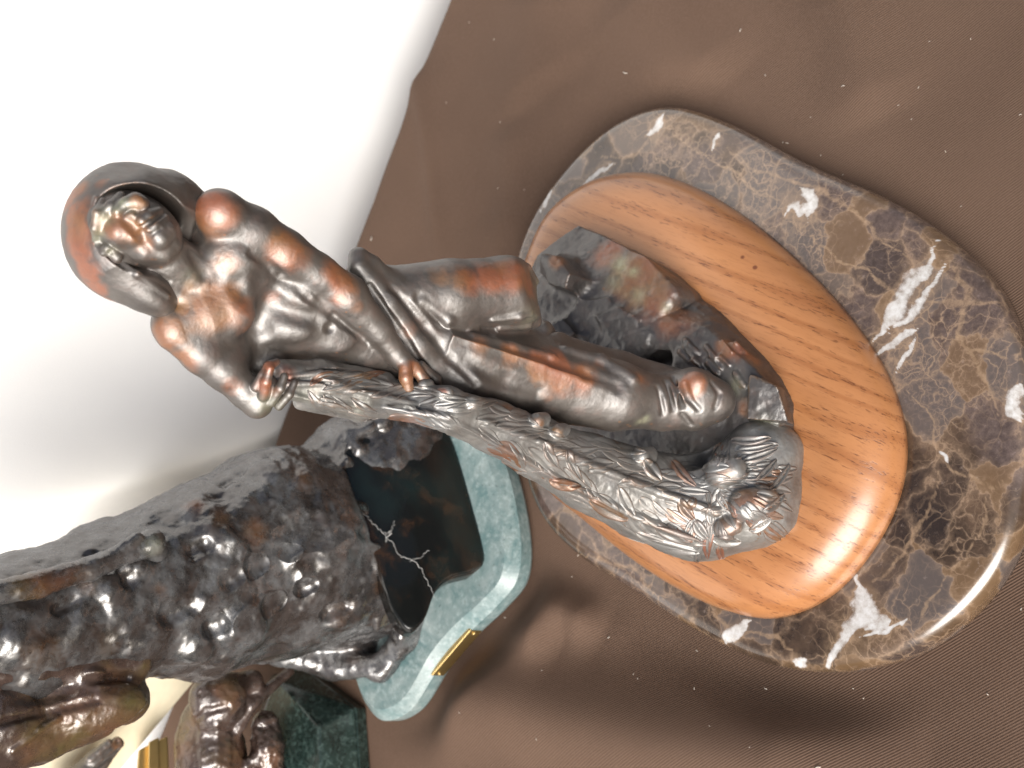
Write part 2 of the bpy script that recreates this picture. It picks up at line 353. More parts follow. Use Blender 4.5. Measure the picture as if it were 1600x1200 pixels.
def marble_mat():
    m = M('dark_emperador_marble'); v = m.warp(0.045, 24, 5); v2 = m.warp(0.03, 45, 5); v3 = m.warp(0.012, 140, 4)
    n1 = m.noise(30, 7, 0.68).outputs[0]; n2 = m.noise(330, 6, 0.7).outputs[0]; n4 = m.noise(11, 5, 0.6).outputs[0]; n5 = m.noise(19, 4, 0.6, m.map(m.obj(), loc=(3, 1, 0))).outputs[0]
    c = m.mix(m.ramp(n1, [(0.36, 0.0), (0.64, 1.0)]), (0.022, 0.014, 0.009), (0.105, 0.068, 0.044))
    dusty = m.mix(m.ramp(n2, [(0.3, 0.0), (0.7, 1.0)]), (0.055, 0.040, 0.036), (0.135, 0.100, 0.090))
    c = m.mix(m.ramp(n4, [(0.46, 0.0), (0.54, 0.85)]), c, dusty)
    cell = m.n('ShaderNodeSeparateColor', {0: m.vor(40, v2).outputs['Color']})
    c = m.mix(m.ramp(cell.outputs[0], [(0.66, 0.0), (0.72, 0.5)]), c, (0.026, 0.019, 0.017))
    c = m.mix(m.ramp(cell.outputs[1], [(0.30, 0.65), (0.36, 0.0)]), c, (0.15, 0.092, 0.048))
    c = m.mix(m.ramp(cell.outputs[2], [(0.70, 0.0), (0.75, 0.7)]), c, (0.105, 0.088, 0.082))
    d1 = m.vor(40, v2, 'DISTANCE_TO_EDGE').outputs['Distance']; d2 = m.vor(110, v, 'DISTANCE_TO_EDGE').outputs['Distance']; d3 = m.vor(240, v3, 'DISTANCE_TO_EDGE').outputs['Distance']
    k1 = m.ramp(n5, [(0.42, 0.0), (0.62, 1.0)]); k2 = m.ramp(n1, [(0.44, 0.0), (0.6, 1.0)])
    e1 = m.math('MULTIPLY', m.ramp(d1, [(0.0, 1.0), (0.03, 0.4), (0.10, 0.0)]), m.ramp(n1, [(0.3, 0.15), (0.6, 0.9)]))
    e2 = m.math('MULTIPLY', m.ramp(d2, [(0.0, 1.0), (0.035, 0.35), (0.09, 0.0)]), k1); e3 = m.math('MULTIPLY', m.ramp(d3, [(0.0, 0.6), (0.1, 0.0)]), m.math('MULTIPLY', k1, k2))
    e = m.math('MAXIMUM', m.math('MAXIMUM', e1, e2), e3)
    c = m.mix(m.math('MULTIPLY', e, m.ramp(n2, [(0.35, 0.4), (0.6, 0.9)]), True), c, (0.33, 0.23, 0.155))
    c = m.mix(m.math('MULTIPLY', m.ramp(n2, [(0.60, 0.0), (0.74, 1.0)]), 0.4), c, (0.32, 0.25, 0.215))
    nz = m.math('ADD', m.math('SUBTRACT', m.noise(62, 5, 0.6).outputs[0], 0.5), m.math('MULTIPLY', m.math('SUBTRACT', n2, 0.5), 0.5))
    vn = m.math('ADD', m.attr('vein'), m.math('MULTIPLY', nz, m.math('MULTIPLY', m.ramp(m.attr('vein'), [(0.0, 0.0), (0.25, 1.0)]), 1.1)))
    c = m.mix(m.math('MULTIPLY', m.ramp(m.attr('gold'), [(0.1, 0.0), (0.6, 0.55)]), m.ramp(n2, [(0.35, 0.3), (0.6, 1.0)])), c, (0.34, 0.235, 0.15))
    c = m.mix(m.ramp(vn, [(0.30, 0.0), (0.55, 0.7), (0.9, 0.95)]), c, m.mix(m.ramp(n2, [(0.35, 0.0), (0.6, 1.0)]), (0.42, 0.40, 0.38), (0.58, 0.59, 0.60)))
    m.set(Base_Color=c, Roughness=m.ramp(n2, [(0.3, 0.14), (0.8, 0.3)]), Specular_IOR_Level=0.6, Coat_Weight=0.7, Coat_Roughness=0.16); return m.m
def green_mat(name, a, b, c3, rough=0.25):
    m = M(name); n = m.noise(60, 7, 0.7, m.warp(0.02, 50)).outputs[0]; n2 = m.noise(300, 5, 0.7).outputs[0]
    c = m.mix(m.ramp(n, [(0.35, 0.0), (0.65, 1.0)]), a, b)
    c = m.mix(m.math('MULTIPLY', m.ramp(n2, [(0.5, 0.0), (0.72, 1.0)]), 0.7), c, c3)
    d = m.vor(30, m.warp(0.05, 30), 'DISTANCE_TO_EDGE').outputs['Distance']
    c = m.mix(m.math('MULTIPLY', m.ramp(d, [(0.0, 0.6), (0.02, 0.0)]), m.ramp(n, [(0.45, 0.0), (0.6, 0.8)])), c, c3)
    dk = m.noise(420, 4, 0.7).outputs[0]; c = m.mix(m.math('MULTIPLY', m.ramp(dk, [(0.58, 0.0), (0.7, 1.0)]), 0.6), c, tuple(x * 0.35 for x in a))
    m.set(Base_Color=c, Roughness=rough, Specular_IOR_Level=0.6); return m.m
def plain(name, col, rough=0.5, metal=0.0):
    m = M(name); n = m.noise(200, 4).outputs[0]
    m.set(Base_Color=m.mix(n, tuple(x * 0.85 for x in col), tuple(min(1, x * 1.12) for x in col)), Roughness=rough, Metallic=metal); return m.m
def face_reflection_mat():  # near-black base colour paints in the dark reflection on the bronze's front face
    m = M('polished_face_dark_reflection'); n = m.noise(45, 5, 0.65, m.warp(0.03, 30)).outputs[0]
    c = m.mix(m.ramp(n, [(0.52, 0.0), (0.72, 1.0)]), (0.006, 0.007, 0.007), (0.045, 0.022, 0.011))
    c = m.mix(m.ramp(m.noise(18, 4).outputs[0], [(0.5, 0.0), (0.7, 0.8)]), c, (0.010, 0.022, 0.022))
    m.set(Base_Color=c, Roughness=0.16, Specular_IOR_Level=0.5, Normal=m.bump(m.noise(60, 3).outputs[0], 0.15, 0.002)); return m.m

def dir_angle(p0, p1, z):
    a = PZ(*p0, z); b = PZ(*p1, z); return math.atan2(b[1] - a[1], b[0] - a[0])
# ribs of the twill run along this photo direction on the table
TWILL = -(dir_angle((1400, 1120), (1500, 1063), 0.0) - math.pi / 2) 
GRAIN = -dir_angle((1290, 620), (1400, 668), 0.04)
CLOTH = cloth_mat(); SHEET = sheet_mat(); WOOD = wood_mat(); MARBLE = marble_mat()
GREEN = green_mat('pale_green_marble', (0.085, 0.155, 0.160), (0.22, 0.275, 0.275), (0.34, 0.41, 0.41), 0.32)
GREEN_DK = green_mat('dark_green_marble', (0.008, 0.014, 0.012), (0.018, 0.034, 0.030), (0.085, 0.13, 0.12), 0.2)
FACE_REFLECTION = face_reflection_mat(); BRASS = plain('brushed_brass', (0.60, 0.45, 0.20), 0.45, 1.0)
WEB = plain('cobweb_silk', (0.5, 0.5, 0.49), 0.7); LINT = plain('pale_lint', (0.55, 0.5, 0.44), 0.9)

# ================================================================== SETTING: brown tablecloth, white sheet
def segdist(P, pts):
    best = np.full(len(P), 1e9); par = np.zeros(len(P)); sgn = np.zeros(len(P))
    for i in range(len(pts) - 1):
        a, b = pts[i], pts[i + 1]; v = b - a; t = np.clip(((P - a) @ v) / (v @ v), 0, 1); q = a + t[:, None] * v; d = np.linalg.norm(P - q, axis=1)
        m = d < best; best[m] = d[m]; par[m] = (i + t)[m]; sgn[m] = np.sign(v[0] * (P[:, 1] - a[1]) - v[1] * (P[:, 0] - a[0]))[m]
    return best, par, sgn
EDGE = [PZ(*p, 0.0)[:2] for p in ((760, -170), (700, 0), (640, 170), (555, 400), (450, 650), (280, 1075), (190, 1300))]
EDGE = np.array(EDGE)[np.argsort([e[0] for e in EDGE])]
def edge_y(x): return np.interp(x, EDGE[:, 0], EDGE[:, 1])
FOLDS = [  # traced crests: points, height, width
    ([(560, 1060), (760, 1090), (1000, 1150), (1250, 1195), (1500, 1260)], 0.028, 0.031),
    ([(720, 905), (800, 965), (900, 1000)], 0.016, 0.014),
    ([(800, 900), (860, 935), (960, 975)], 0.015, 0.013),
    ([(640, 60), (660, 170), (672, 260), (680, 340), (690, 420)], 0.004, 0.007),
    ([(800, 180), (798, 300), (790, 400)], 0.006, 0.016),
    ([(1010, -60), (1050, 60), (1120, 160)], 0.009, 0.03),
    ([(1300, -60), (1340, 70), (1370, 200)], 0.006, 0.02),
    ([(850, -40), (830, 80), (850, 160)], 0.007, 0.03)]
def cloth_z(P):
    z = 0.0026 * fbm(np.c_[P * 8, np.zeros(len(P))], 1.0, 3, 5) - 0.002
    for pts, h, wd in FOLDS:
        wp = PZ(*np.array(pts, float).T, 0.0)[:, :2]; d, par, s = segdist(P, spline(wp, 40, False))
        u = par / 39; z = z + h * np.exp(-(d / wd) ** 2) * np.clip(np.sin(np.pi * np.clip(u, 0.04, 0.96)) * 1.6, 0, 1)
    return z
mb_in = None
def build_cloth():
    nx, ny = 330, 300; xs = np.linspace(-0.55, 0.55, nx); us = np.r_[np.linspace(0, 1, ny) ** 1.0]
    X, U = np.meshgrid(xs, us, indexing='ij'); ye = edge_y(X); Y = -0.12 + (ye + 0.12) * U
    P = np.c_[X.ravel(), Y.ravel()]; Z = cloth_z(P)
    for out in PRESS:                                              # cloth lies flat under the heavy bases
        d = poly_sd(P, out); kk = np.clip((d - 0.002) / 0.030, 0, 1); kk = kk * kk * (3 - 2 * kk); Z = Z * kk - 0.0022 * (1 - kk)
    V = np.c_[P, Z].reshape(nx, ny, 3); rows = [V]
    last = V[:, -1]                                                # rounded fall over the table edge
    for k, (dy, dz) in enumerate(((0.003, -0.0008), (0.0055, -0.003), (0.007, -0.007), (0.0078, -0.02), (0.009, -0.05), (0.012, -0.11), (0.014, -0.2))):
        q = last.copy(); q[:, 1] += dy + (0.004 * np.sin(q[:, 0] * 70) * min(1, k / 5)); q[:, 2] = np.where(k < 3, q[:, 2], 0) + dz; rows.append(q[:, None])
    V = np.concatenate(rows, 1); m = V.shape[1]; i, j = np.meshgrid(np.arange(nx - 1), np.arange(m - 1), indexing='ij'); a = (i * m + j).ravel()
    Fq = np.stack([a, a + m, a + m + 1, a + 1], 1)
    o = mkmesh('tablecloth', V.reshape(-1, 3), Fq, CLOTH)
    tag(o, 'brown ribbed twill tablecloth with soft folds spread under all the sculptures', 'tablecloth'); return o
def poly_sd(P, out):
    d, _, _ = segdist(P, np.vstack([out, out[:1]])); x, y = P.T; ins = np.zeros(len(P), bool); n = len(out)
    for i in range(n):
        x0, y0 = out[i]; x1, y1 = out[(i + 1) % n]
        c = (y0 > y) != (y1 > y); xx = x0 + (y - y0) * (x1 - x0) / np.where(abs(y1 - y0) < 1e-12, 1e-12, y1 - y0); ins ^= c & (x < xx)
    return np.where(ins, -d, d)
SHEET_SIDE = -1
def build_sheet():
    nx, nz = 420, 160; xs = np.linspace(-1.3, 1.3, nx); zs = np.linspace(-0.33, 0.62, nz)
    X, Z = np.meshgrid(xs, zs, indexing='ij'); Y = edge_y(np.clip(X, -0.5, 0.5)) * 0.5 + 0.5 * 0.67 + 0.045
    rr = ray(*np.array([(-500, 820), (-200, 775), (0, 725), (150, 690), (300, 640), (420, 590), (520, 550)], float).T); q = CP + rr * (0.76 / rr[:, 1])[:, None]
    d, _, sg = segdist(np.c_[X.ravel(), Z.ravel()], spline(q[:, [0, 2]], 60, False)); d = (d * sg).reshape(X.shape); d = d * SHEET_SIDE
    Y = Y - 0.030 * np.where(d < 0, np.exp(-(d / 0.07) ** 2), np.exp(-(d / 0.022) ** 2)) + 0.012 * np.exp(-((d - 0.06) / 0.04) ** 2)
    Y = Y + 0.0035 * np.sin(X * 17 + 1.0 + 1.5 * Z) * (0.6 + 0.4 * np.sin(X * 5 + 2)) + 0.0022 * fbm(np.c_[X.ravel(), Z.ravel() * .5, 0 * X.ravel()], 7.0, 3, 11).reshape(X.shape)
    V = np.stack([X, Y, Z], -1).reshape(-1, 3); i, j = np.meshgrid(np.arange(nx - 1), np.arange(nz - 1), indexing='ij'); a = (i * nz + j).ravel()
    o = mkmesh('backdrop_sheet', V, np.stack([a, a + nz, a + nz + 1, a + 1], 1), SHEET)
    tag(o, 'white cotton sheet hanging in soft folds behind the brown tablecloth', 'sheet')

# ================================================================== THING 1: the bronze maiden on oak and marble
MARBLE_T, WOOD_T = 0.019, 0.042
mpx = [(803, 405), (838, 320), (900, 240), (965, 188), (1040, 166), (1130, 190), (1250, 250), (1370, 300), (1465, 358), (1550, 440), (1592, 540), (1606, 640), (1604, 740), (1582, 850), (1530, 935), (1450, 1005), (1370, 1037), (1280, 1050), (1180, 1034), (1080, 985), (980, 918), (895, 862), (838, 795), (808, 700), (797, 600), (796, 500)]
m_out = spline(PZ(*np.array(mpx, float).T, MARBLE_T)[:, :2], 420)
wpx = [(846, 380), (880, 325), (940, 285), (1010, 273), (1080, 290), (1160, 335), (1240, 400), (1320, 482), (1385, 575), (1418, 670), (1414, 760), (1375, 850), (1305, 930), (1220, 966), (1140, 955), (1060, 918), (990, 872), (920, 815), (862, 765), (832, 700), (815, 600), (820, 470)]
w_out = spline(PZ(*np.array(wpx, float).T, MARBLE_T)[:, :2], 420)
_c = m_out.mean(0); _v = m_out - _c; m_out = m_out + _v / np.linalg.norm(_v, axis=1, keepdims=True) * (0.0022 * np.clip(_v[:, 1] / 0.12 + .3, 0, 1))[:, None]
root1_loc = np.array([*m_out.mean(0), 0.0])
def inset(out, c, d):
    v = out - c; L = np.linalg.norm(v, axis=1, keepdims=True); return out - v / L * d
def ccw(o): 
    a = 0.5 * np.sum(o[:, 0] * np.roll(o[:, 1], -1) - np.roll(o[:, 0], -1) * o[:, 1]); return o if a > 0 else o[::-1]
m_out, w_out = ccw(m_out), ccw(w_out)
gpx = [(640, 700), (690, 655), (768, 672), (803, 735), (824, 835), (820, 905), (786, 950), (742, 992), (700, 1040), (655, 1108), (612, 1126), (584, 1100), (570, 1065), (540, 1000), (500, 920), (540, 800)]
g_out = ccw(spline(PZ(*np.array(gpx, float).T, 0.006)[:, :2], 240))
PRESS = [m_out, g_out]

def slab_rings(out, z0, z1, rad, steps=60, arc=9):
    c = out.mean(0); rings = []; A = lambda o, z: np.c_[o, np.full(len(o), z)]
    rings.append(A(inset(out, c, rad * 0.5), z0)); rings.append(A(inset(out, c, rad * 0.12), z0 + rad * 0.25))
    for t in np.linspace(0.3, 0.7, 3): rings.append(A(out, z0 + (z1 - z0) * t * (1 - rad / (z1 - z0))))
    for a in np.linspace(0, np.pi / 2, arc): rings.append(A(inset(out, c, rad * (1 - np.cos(a))), z1 - rad + rad * np.sin(a)))
    b = inset(out, c, rad)
    for t in np.linspace(0, 1, steps)[1:-1]: rings.append(A(b + (c - b) * t, z1))
    return rings
VEINS = [([(1222, 345), (1240, 325), (1252, 335), (1268, 310)], 17), ([(1248, 290), (1268, 315), (1262, 345)], 9), ([(1365, 545), (1388, 500), (1405, 470), (1440, 425), (1462, 380)], 15), ([(1388, 520), (1440, 470), (1475, 400)], 8), ([(1375, 560), (1400, 530), (1435, 510)], 10), ([(1392, 595), (1405, 565), (1430, 520)], 7),
         ([(1298, 1040), (1320, 1000), (1345, 975), (1345, 930), (1338, 905)], 17), ([(1350, 985), (1390, 960)], 14), ([(1005, 215), (1028, 195), (1038, 170)], 11), ([(1112, 235), (1120, 212)], 7), ([(905, 290), (945, 265), (960, 255)], 9), ([(1126, 1000), (1160, 975), (1172, 968)], 7), ([(1462, 705), (1482, 730)], 6), ([(860, 285), (845, 330)], 6), ([(1330, 1005), (1380, 985), (1420, 960)], 6), ([(1600, 590), (1580, 640), (1600, 660)], 8), ([(1240, 1040), (1262, 1025)], 7),
         ([(1470, 395), (1510, 450), (1500, 520), (1545, 590), (1560, 660)], 3.5), ([(1430, 440), (1480, 480), (1560, 470)], 3), ([(1400, 600), (1450, 640), (1470, 720), (1540, 760), (1590, 750)], 3.5), ([(1470, 720), (1450, 800), (1400, 880), (1350, 920)], 3), ([(1540, 760), (1520, 850), (1460, 930), (1430, 990)], 3), ([(1100, 950), (1140, 985), (1200, 990), (1260, 1030)], 3), ([(1030, 190), (1090, 240), (1130, 260), (1240, 330)], 3), ([(1250, 345), (1300, 400), (1350, 420), (1400, 480)], 3.5), ([(1120, 220), (1200, 270), (1290, 300), (1370, 360), (1440, 420)], 2.6), ([(930, 250), (990, 240), (1010, 220)], 3), ([(900, 860), (960, 880), (1000, 900), (1060, 950)], 2.6), ([(1500, 560), (1530, 540), (1590, 560)], 2.6)]
def build_bases(root):
    V, Fc = loft(slab_rings(spline(m_out, 760), 0.0, MARBLE_T, 0.0090, steps=170))
    vein = np.zeros(len(V)); gold = np.zeros(len(V)); Wp = V[:, :2] + 0.0026 * np.stack([fbm(V, 75.0, 3, 21), fbm(V, 75.0, 3, 31)], 1) + 0.0008 * np.stack([fbm(V, 330.0, 3, 41), fbm(V, 330.0, 3, 51)], 1)
    wv = 0.75 + 0.5 * fbm(V, 60.0, 2, 61)
    for pts, wd in VEINS:
        wp = PZ(*np.array(pts, float).T, MARBLE_T)[:, :2]; d, par, _ = segdist(Wp, spline(wp, 16, False)); tp = np.clip(np.minimum(par, 15 - par) / 4.0, 0.15, 1); q = np.clip(1.0 - d / (np.clip(wd * 0.00056 * wv * tp, 1e-5, 1)), 0, 1)
        if wd < 4: gold = np.maximum(gold, q)
        else: vein = np.maximum(vein, q); gold = np.maximum(gold, np.clip(1.0 - d / (wd * 0.0009 * tp), 0, 1) * 0.7)
    mkmesh('marble_base', V, Fc, MARBLE, root, attrs={'vein': vein, 'gold': gold})
    c = w_out.mean(0); H = WOOD_T - MARBLE_T - 0.0002; rings = []; A = lambda o, z: np.c_[o, np.full(len(o), z)]
    z0 = MARBLE_T + 0.0002; rings.append(A(inset(w_out, c, 0.002), z0)); rings.append(A(w_out, z0 + 0.0015))
    for a in np.linspace(0.1, 1, 26): an = a * np.pi / 2; rings.append(A(inset(w_out, c, 0.030 * (1 - np.cos(an))), z0 + 0.0015 + (H - 0.0015) * np.sin(an)))
    b = inset(w_out, c, 0.030)
    for t in np.linspace(0, 1, 30)[1:-1]: rings.append(A(b + (c - b) * t, WOOD_T))
    V, Fc = loft(rings); mkmesh('wood_plinth', V, Fc, WOOD, root)

PL = Plane(0.372, 0.045, 10.0)
def frame(px, py, ang=0.0):
    r = ray(px, py); r = r / np.linalg.norm(r); ex = CX - r * (CX @ r); ex /= np.linalg.norm(ex); ey = -CY - r * (-CY @ r); ey -= ex * (ey @ ex); ey /= np.linalg.norm(ey)
    c, s = math.cos(ang), math.sin(ang); return np.array([c * ex + s * ey, -s * ex + c * ey, -r])
class Sculpt:
    """Clay addressed through a statue's layout plane; radii and depths are in photo pixels at that place"""
    def __init__(s, plane, lo, hi, h): s.p = plane; s.c = Clay(lo, hi, h)
    def chain(s, pts, k=8, mode='add'):
        for a, b in zip(pts[:-1], pts[1:]):
            sa, sb = s.p.S(a[0], a[1]), s.p.S(b[0], b[1])
            s.c.cone(s.p.P(*a[:3]), s.p.P(*b[:3]), a[3] * sa, b[3] * sb, min(k * sa, 0.006), mode)
    def ell(s, px, py, d, rx, ry, rz, ang=0, k=8, mode='add'):
        q = s.p.S(px, py); s.c.ell(s.p.P(px, py, d), frame(px, py, math.radians(ang)), np.array((rx, ry, rz)) * q, min(k * q, 0.006), mode)
    def ball(s, px, py, d, r, k=8, mode='add'): s.chain([(px, py, d, r), (px, py, d + 0.01, r)], k, mode)
    def on(s, pts, lift=0.0, k=5, mode='add'):
        """a line of beads laid on the surface where it is seen: (px, py, r)"""
        P = np.array(pts, float); H = s.c.hit(P[:, 0], P[:, 1]); ok = ~np.isnan(H[:, 0]); g = s.c.grad(np.where(ok[:, None], H, 0))
        S_ = np.array([s.p.S(*p[:2]) for p in P]); H = H + g * (lift * P[:, 2] * S_)[:, None]
        for i in range(len(P) - 1):
            if ok[i] and ok[i + 1]: s.c.cone(H[i], H[i + 1], P[i, 2] * S_[i], P[i + 1, 2] * S_[i + 1], k * S_[i], mode)
        if len(P) == 1 and ok[0]: s.c.cone(H[0], H[0] + 1e-6, P[0, 2] * S_[0], P[0, 2] * S_[0], k * S_[0], mode)
    def paint(s, V, blobs, power=1.0):
        a = np.zeros(len(V)); wob = fbm(V, 90.0, 3, 77) if len(blobs) else 0
        for px, py, r, st in blobs:
            H = s.c.hit(np.array([px], float), np.array([py], float))[0]
            if np.isnan(H[0]): H = s.p.P(px, py, 30)
            q = s.p.S(px, py) * r * 1.02; d2 = ((V - H) ** 2).sum(1) / q ** 2; a = np.maximum(a, st * np.exp(-d2 * np.clip(1 + 0.8 * wob, 0.45, 2.5)))
        return a
    def build(s, name, mat, parent, rub=(), verd=(), rough=((0.00012, 180, 1),), **kw):
        V, Q = s.c.mesh(); N = vnormals(V, Q)
        for amp, sc, seed in rough: V = V + N * (amp * fbm(V, sc, 4, seed))[:, None]
        o = mkmesh(name, V, Q, mat, parent, attrs={'rub': s.paint(V, rub), 'verd': s.paint(V, verd)})
        print(f'{time.time() - T0:6.1f}s {name}: {len(V)} verts'); return o
def bounds(pl, pts, pad):
    P = np.array([pl.P(*p[:3]) for p in pts]); return P.min(0) - pad, P.max(0) + pad

def build_figure(root):
    lo, hi = bounds(PL, [(120, 300, 0), (330, 290, 60), (250, 520, 60), (420, 650, 80), (660, 620, 90), (660, 540, -80), (200, 400, -60)], 0.008)
    s = Sculpt(PL, lo, hi, 0.00036)
    # trunk
    s.ell(350, 428, -25, 82, 112, 60, 18, 10); s.ell(430, 470, -22, 85, 80, 58, 25, 14); s.chain([(480, 490, -14, 66), (560, 530, -10, 58), (650, 575, -10, 50)], 22)
    # chest, ribs, belly relief
    for q in ((362, 400, 30, 42, 40, 24, 20), (352, 482, 28, 48, 44, 26, 20), (385, 440, 30, 30, 20, 14, 20), (448, 452, 36, 44, 24, 12, 30), (444, 500, 30, 40, 28, 14, 20), (505, 510, 34, 50, 34, 14, 30)): s.ell(*q[:7], 26)
    s.chain([(380, 525, -20, 34), (450, 524, -14, 34), (540, 530, -6, 30), (620, 556, 4, 24)], 20)
    # neck
    s.chain([(215, 372, -12, 44), (262, 405, -4, 38), (305, 432, -8, 42)], 14); s.chain([(196, 402, 10, 10), (240, 436, 14, 10), (290, 466, 18, 8)], 16)
    # head and face
    s.ell(205, 358, 6, 74, 58, 58, 22, 8); s.ell(232, 366, 22, 52, 42, 44, 30, 12)
    # left arm (upper side of the photo)
    s.chain([(345, 338, 12, 40), (395, 362, 22, 38), (446, 396, 34, 35), (496, 428, 44, 30), (542, 464, 52, 33), (590, 514, 64, 22), (622, 556, 74, 16)], 10)
    s.ell(345, 332, 20, 40, 36, 34, 30, 8)
    # right arm, folded back to hold the sheaf
    s.chain([(276, 520, 8, 30), (316, 553, 16, 32), (350, 578, 26, 31), (385, 613, 40, 25), (402, 630, 50, 22)], 9); s.chain([(402, 630, 50, 22), (416, 606, 66, 20)], 8); s.chain([(320, 510, 0, 44), (365, 556, 10, 26)], 18); s.chain([(270, 505, 0, 34), (310, 490, 0, 46)], 16)
    # hands
    for f in ([(408, 596, 78, 9), (420, 572, 90, 8), (432, 566, 86, 6)], [(412, 618, 80, 8.5), (416, 596, 96, 8), (422, 576, 98, 7)], [(424, 628, 78, 8), (438, 606, 96, 7.5), (444, 588, 94, 6)], [(436, 634, 74, 7.5), (452, 616, 90, 7), (460, 598, 88, 5.5)], [(400, 604, 76, 8), (410, 586, 86, 7)]): s.chain(f, 3)
    s.chain([(622, 556, 74, 16), (640, 575, 80, 15)], 8)
    for f in ([(632, 566, 88, 10), (634, 590, 98, 10), (638, 606, 98, 8.5)], [(648, 572, 88, 9), (662, 594, 96, 9), (666, 610, 92, 8)], [(658, 572, 84, 8), (680, 592, 88, 8), (684, 604, 86, 7)]): s.chain(f, 3.5)
    # grooves between the big forms
    s.on([(392, 396, 4.5), (440, 428, 5), (480, 466, 4), (520, 494, 3.5), (575, 535, 3)], 0.5, 7, 'sub')
    s.on([(372, 448, 9), (392, 468, 9)], 0.86, 22, 'sub'); s.on([(408, 440, 9), (414, 470, 10), (404, 510, 9)], 0.9, 24, 'sub'); s.on([(440, 484, 8), (490, 500, 7)], 0.92, 22, 'sub')
    s.on([(515, 513, 6)], 0.3, 8, 'sub'); s.on([(300, 398, 5), (318, 430, 5)], 0.9, 14, 'sub')
    # face details
    s.on([(166, 352, 13), (178, 347, 12)], 0.35, 6, 'sub'); s.on([(194, 313, 10), (202, 318, 7)], 0.35, 6, 'sub')
    s.on([(154, 356, 8), (160, 336, 9), (174, 324, 9), (188, 308, 8)], 0.25, 6); s.on([(170, 350, 9)], -0.1, 2.5); s.on([(196, 318, 7)], -0.1, 2.5); s.on([(163, 356, 2.2), (172, 352, 2.6), (180, 344, 2.2)], 0.3, 2, 'sub')
    s.on([(180, 328, 7), (196, 324, 10), (212, 322, 13), (219, 324, 12)], 0.75, 6); s.on([(206, 340, 9), (212, 336, 8)], 0.45, 4); s.on([(214, 332, 3.2)], 0.4, 3, 'sub')
    s.on([(186, 362, 22), (206, 366, 18)], -0.35, 14); s.on([(202, 346, 6), (214, 362, 6), (224, 374, 5)], 0.6, 10, 'sub')
    s.on([(220, 347, 10), (229, 341, 11), (246, 332, 7)], 0.45, 4); s.on([(231, 361, 8), (240, 354, 10), (254, 342, 7)], 0.5, 4)
    s.on([(220, 354, 3.2), (235, 347, 3.8), (258, 334, 3.2)], 0.3, 2.5, 'sub'); s.on([(222, 364, 4), (236, 368, 5), (250, 358, 4)], 0.5, 6, 'sub')
    s.on([(250, 372, 17), (260, 362, 14)], 0.05, 10); s.on([(226, 396, 12), (258, 398, 11), (274, 384, 11)], -0.25, 12)
    s.on([(162, 398, 9), (170, 386, 8), (184, 399, 10)], 0.4, 3); s.on([(172, 395, 4.5)], 0.3, 3, 'sub')
    s.on([(160, 312, 5), (150, 332, 6), (146, 356, 6), (150, 378, 6), (160, 396, 5)], -0.2, 5)
    s.on([(196, 402, 3), (232, 420, 3), (262, 440, 3)], 0.6, 7, 'sub')
    # bronze left between forearm and trunk
    s.chain([(360, 545, -30, 34), (420, 572, -10, 30), (440, 590, 10, 22)], 12)
    return s, s.build('figure', BRONZE, root,
        rub=[(330, 322, 30, 1), (350, 335, 28, .8), (175, 350, 16, 1), (205, 360, 18, .9), (228, 378, 16, .5), (215, 318, 12, .8), (335, 480, 34, 1), (322, 470, 22, .8), (352, 408, 20, .6), (350, 490, 22, .7), (440, 385, 28, .9), (450, 400, 20, .7), (535, 440, 24, .9), (530, 465, 14, .7), (260, 520, 24, .8), (290, 560, 18, .7), (272, 510, 12, .9), (415, 605, 14, .8), (425, 572, 14, .8), (634, 590, 16, 1), (645, 575, 14, .8), (664, 600, 12, .5), (560, 480, 12, .4), (425, 465, 16, .35), (286, 480, 12, .9), (360, 605, 16, .5)],
        verd=[(166, 342, 12, .8), (190, 316, 9, .9), (180, 326, 8, .7), (157, 362, 9, .7), (150, 372, 8, .6), (172, 392, 8, .5), (206, 330, 8, .3), (418, 634, 18, .4), (300, 430, 16, .2)])

def build_hood(root):
    lo, hi = bounds(PL, [(95, 320, 0), (320, 250, 90), (250, 495, 90), (200, 380, -150), (320, 300, -60)], 0.006)
    s = Sculpt(PL, lo, hi, 0.00042)
    s.ell(202, 364, -42, 104, 112, 92, 0, 8); s.chain([(215, 340, -40, 84), (262, 322, -48, 54), (322, 330, -55, 26)], 18); s.chain([(200, 390, -30, 80), (240, 450, -18, 38), (252, 462, -12, 28)], 14)
    # the deep front opening
    s.ell(230, 360, 44, 84, 68, 84, 24, 6, 'sub'); s.chain([(262, 376, 60, 58), (340, 405, 80, 90)], 8, 'sub'); p1, p2, p3 = PL.P(104, 308, 6), PL.P(250, 277, 44), PL.P(182, 251, -60); n = np.cross(p2 - p1, p3 - p1); n /= np.linalg.norm(n); n = n if n @ (CP - p1) > 0 else -n; c = (p1 + p2 + p3) / 3; a = (p2 - p1) / np.linalg.norm(p2 - p1); b = np.cross(n, a); s.c.hull([c + a * u * .04 + b * v * .03 + n * w_ * .02 for u in (-1, 1) for v in (-1, 1) for w_ in (0, 1)], 0.0012, 'sub')
    s.chain([(330, 430, -10, 50), (330, 340, 20, 20)], 4, 'sub')
    s.ell(206, 440, -10, 78, 34, 44, 38, 16)
    # crease over the brow, folded rim
    s.on([(168, 398, 5), (214, 428, 5), (262, 462, 4)], 0.1, 5); s.on([(150, 310, 3), (142, 345, 3), (148, 380, 3)], 0.1, 5)
    return s, s.build('hood', BRONZE, root, rub=[(110, 310, 20, .9), (114, 335, 20, 1), (118, 365, 20, .95), (124, 395, 18, .9), (134, 425, 18, .9), (150, 450, 16, .8), (170, 468, 14, .5), (160, 284, 10, .4), (125, 295, 14, .7)], verd=[(150, 360, 8, .3)])

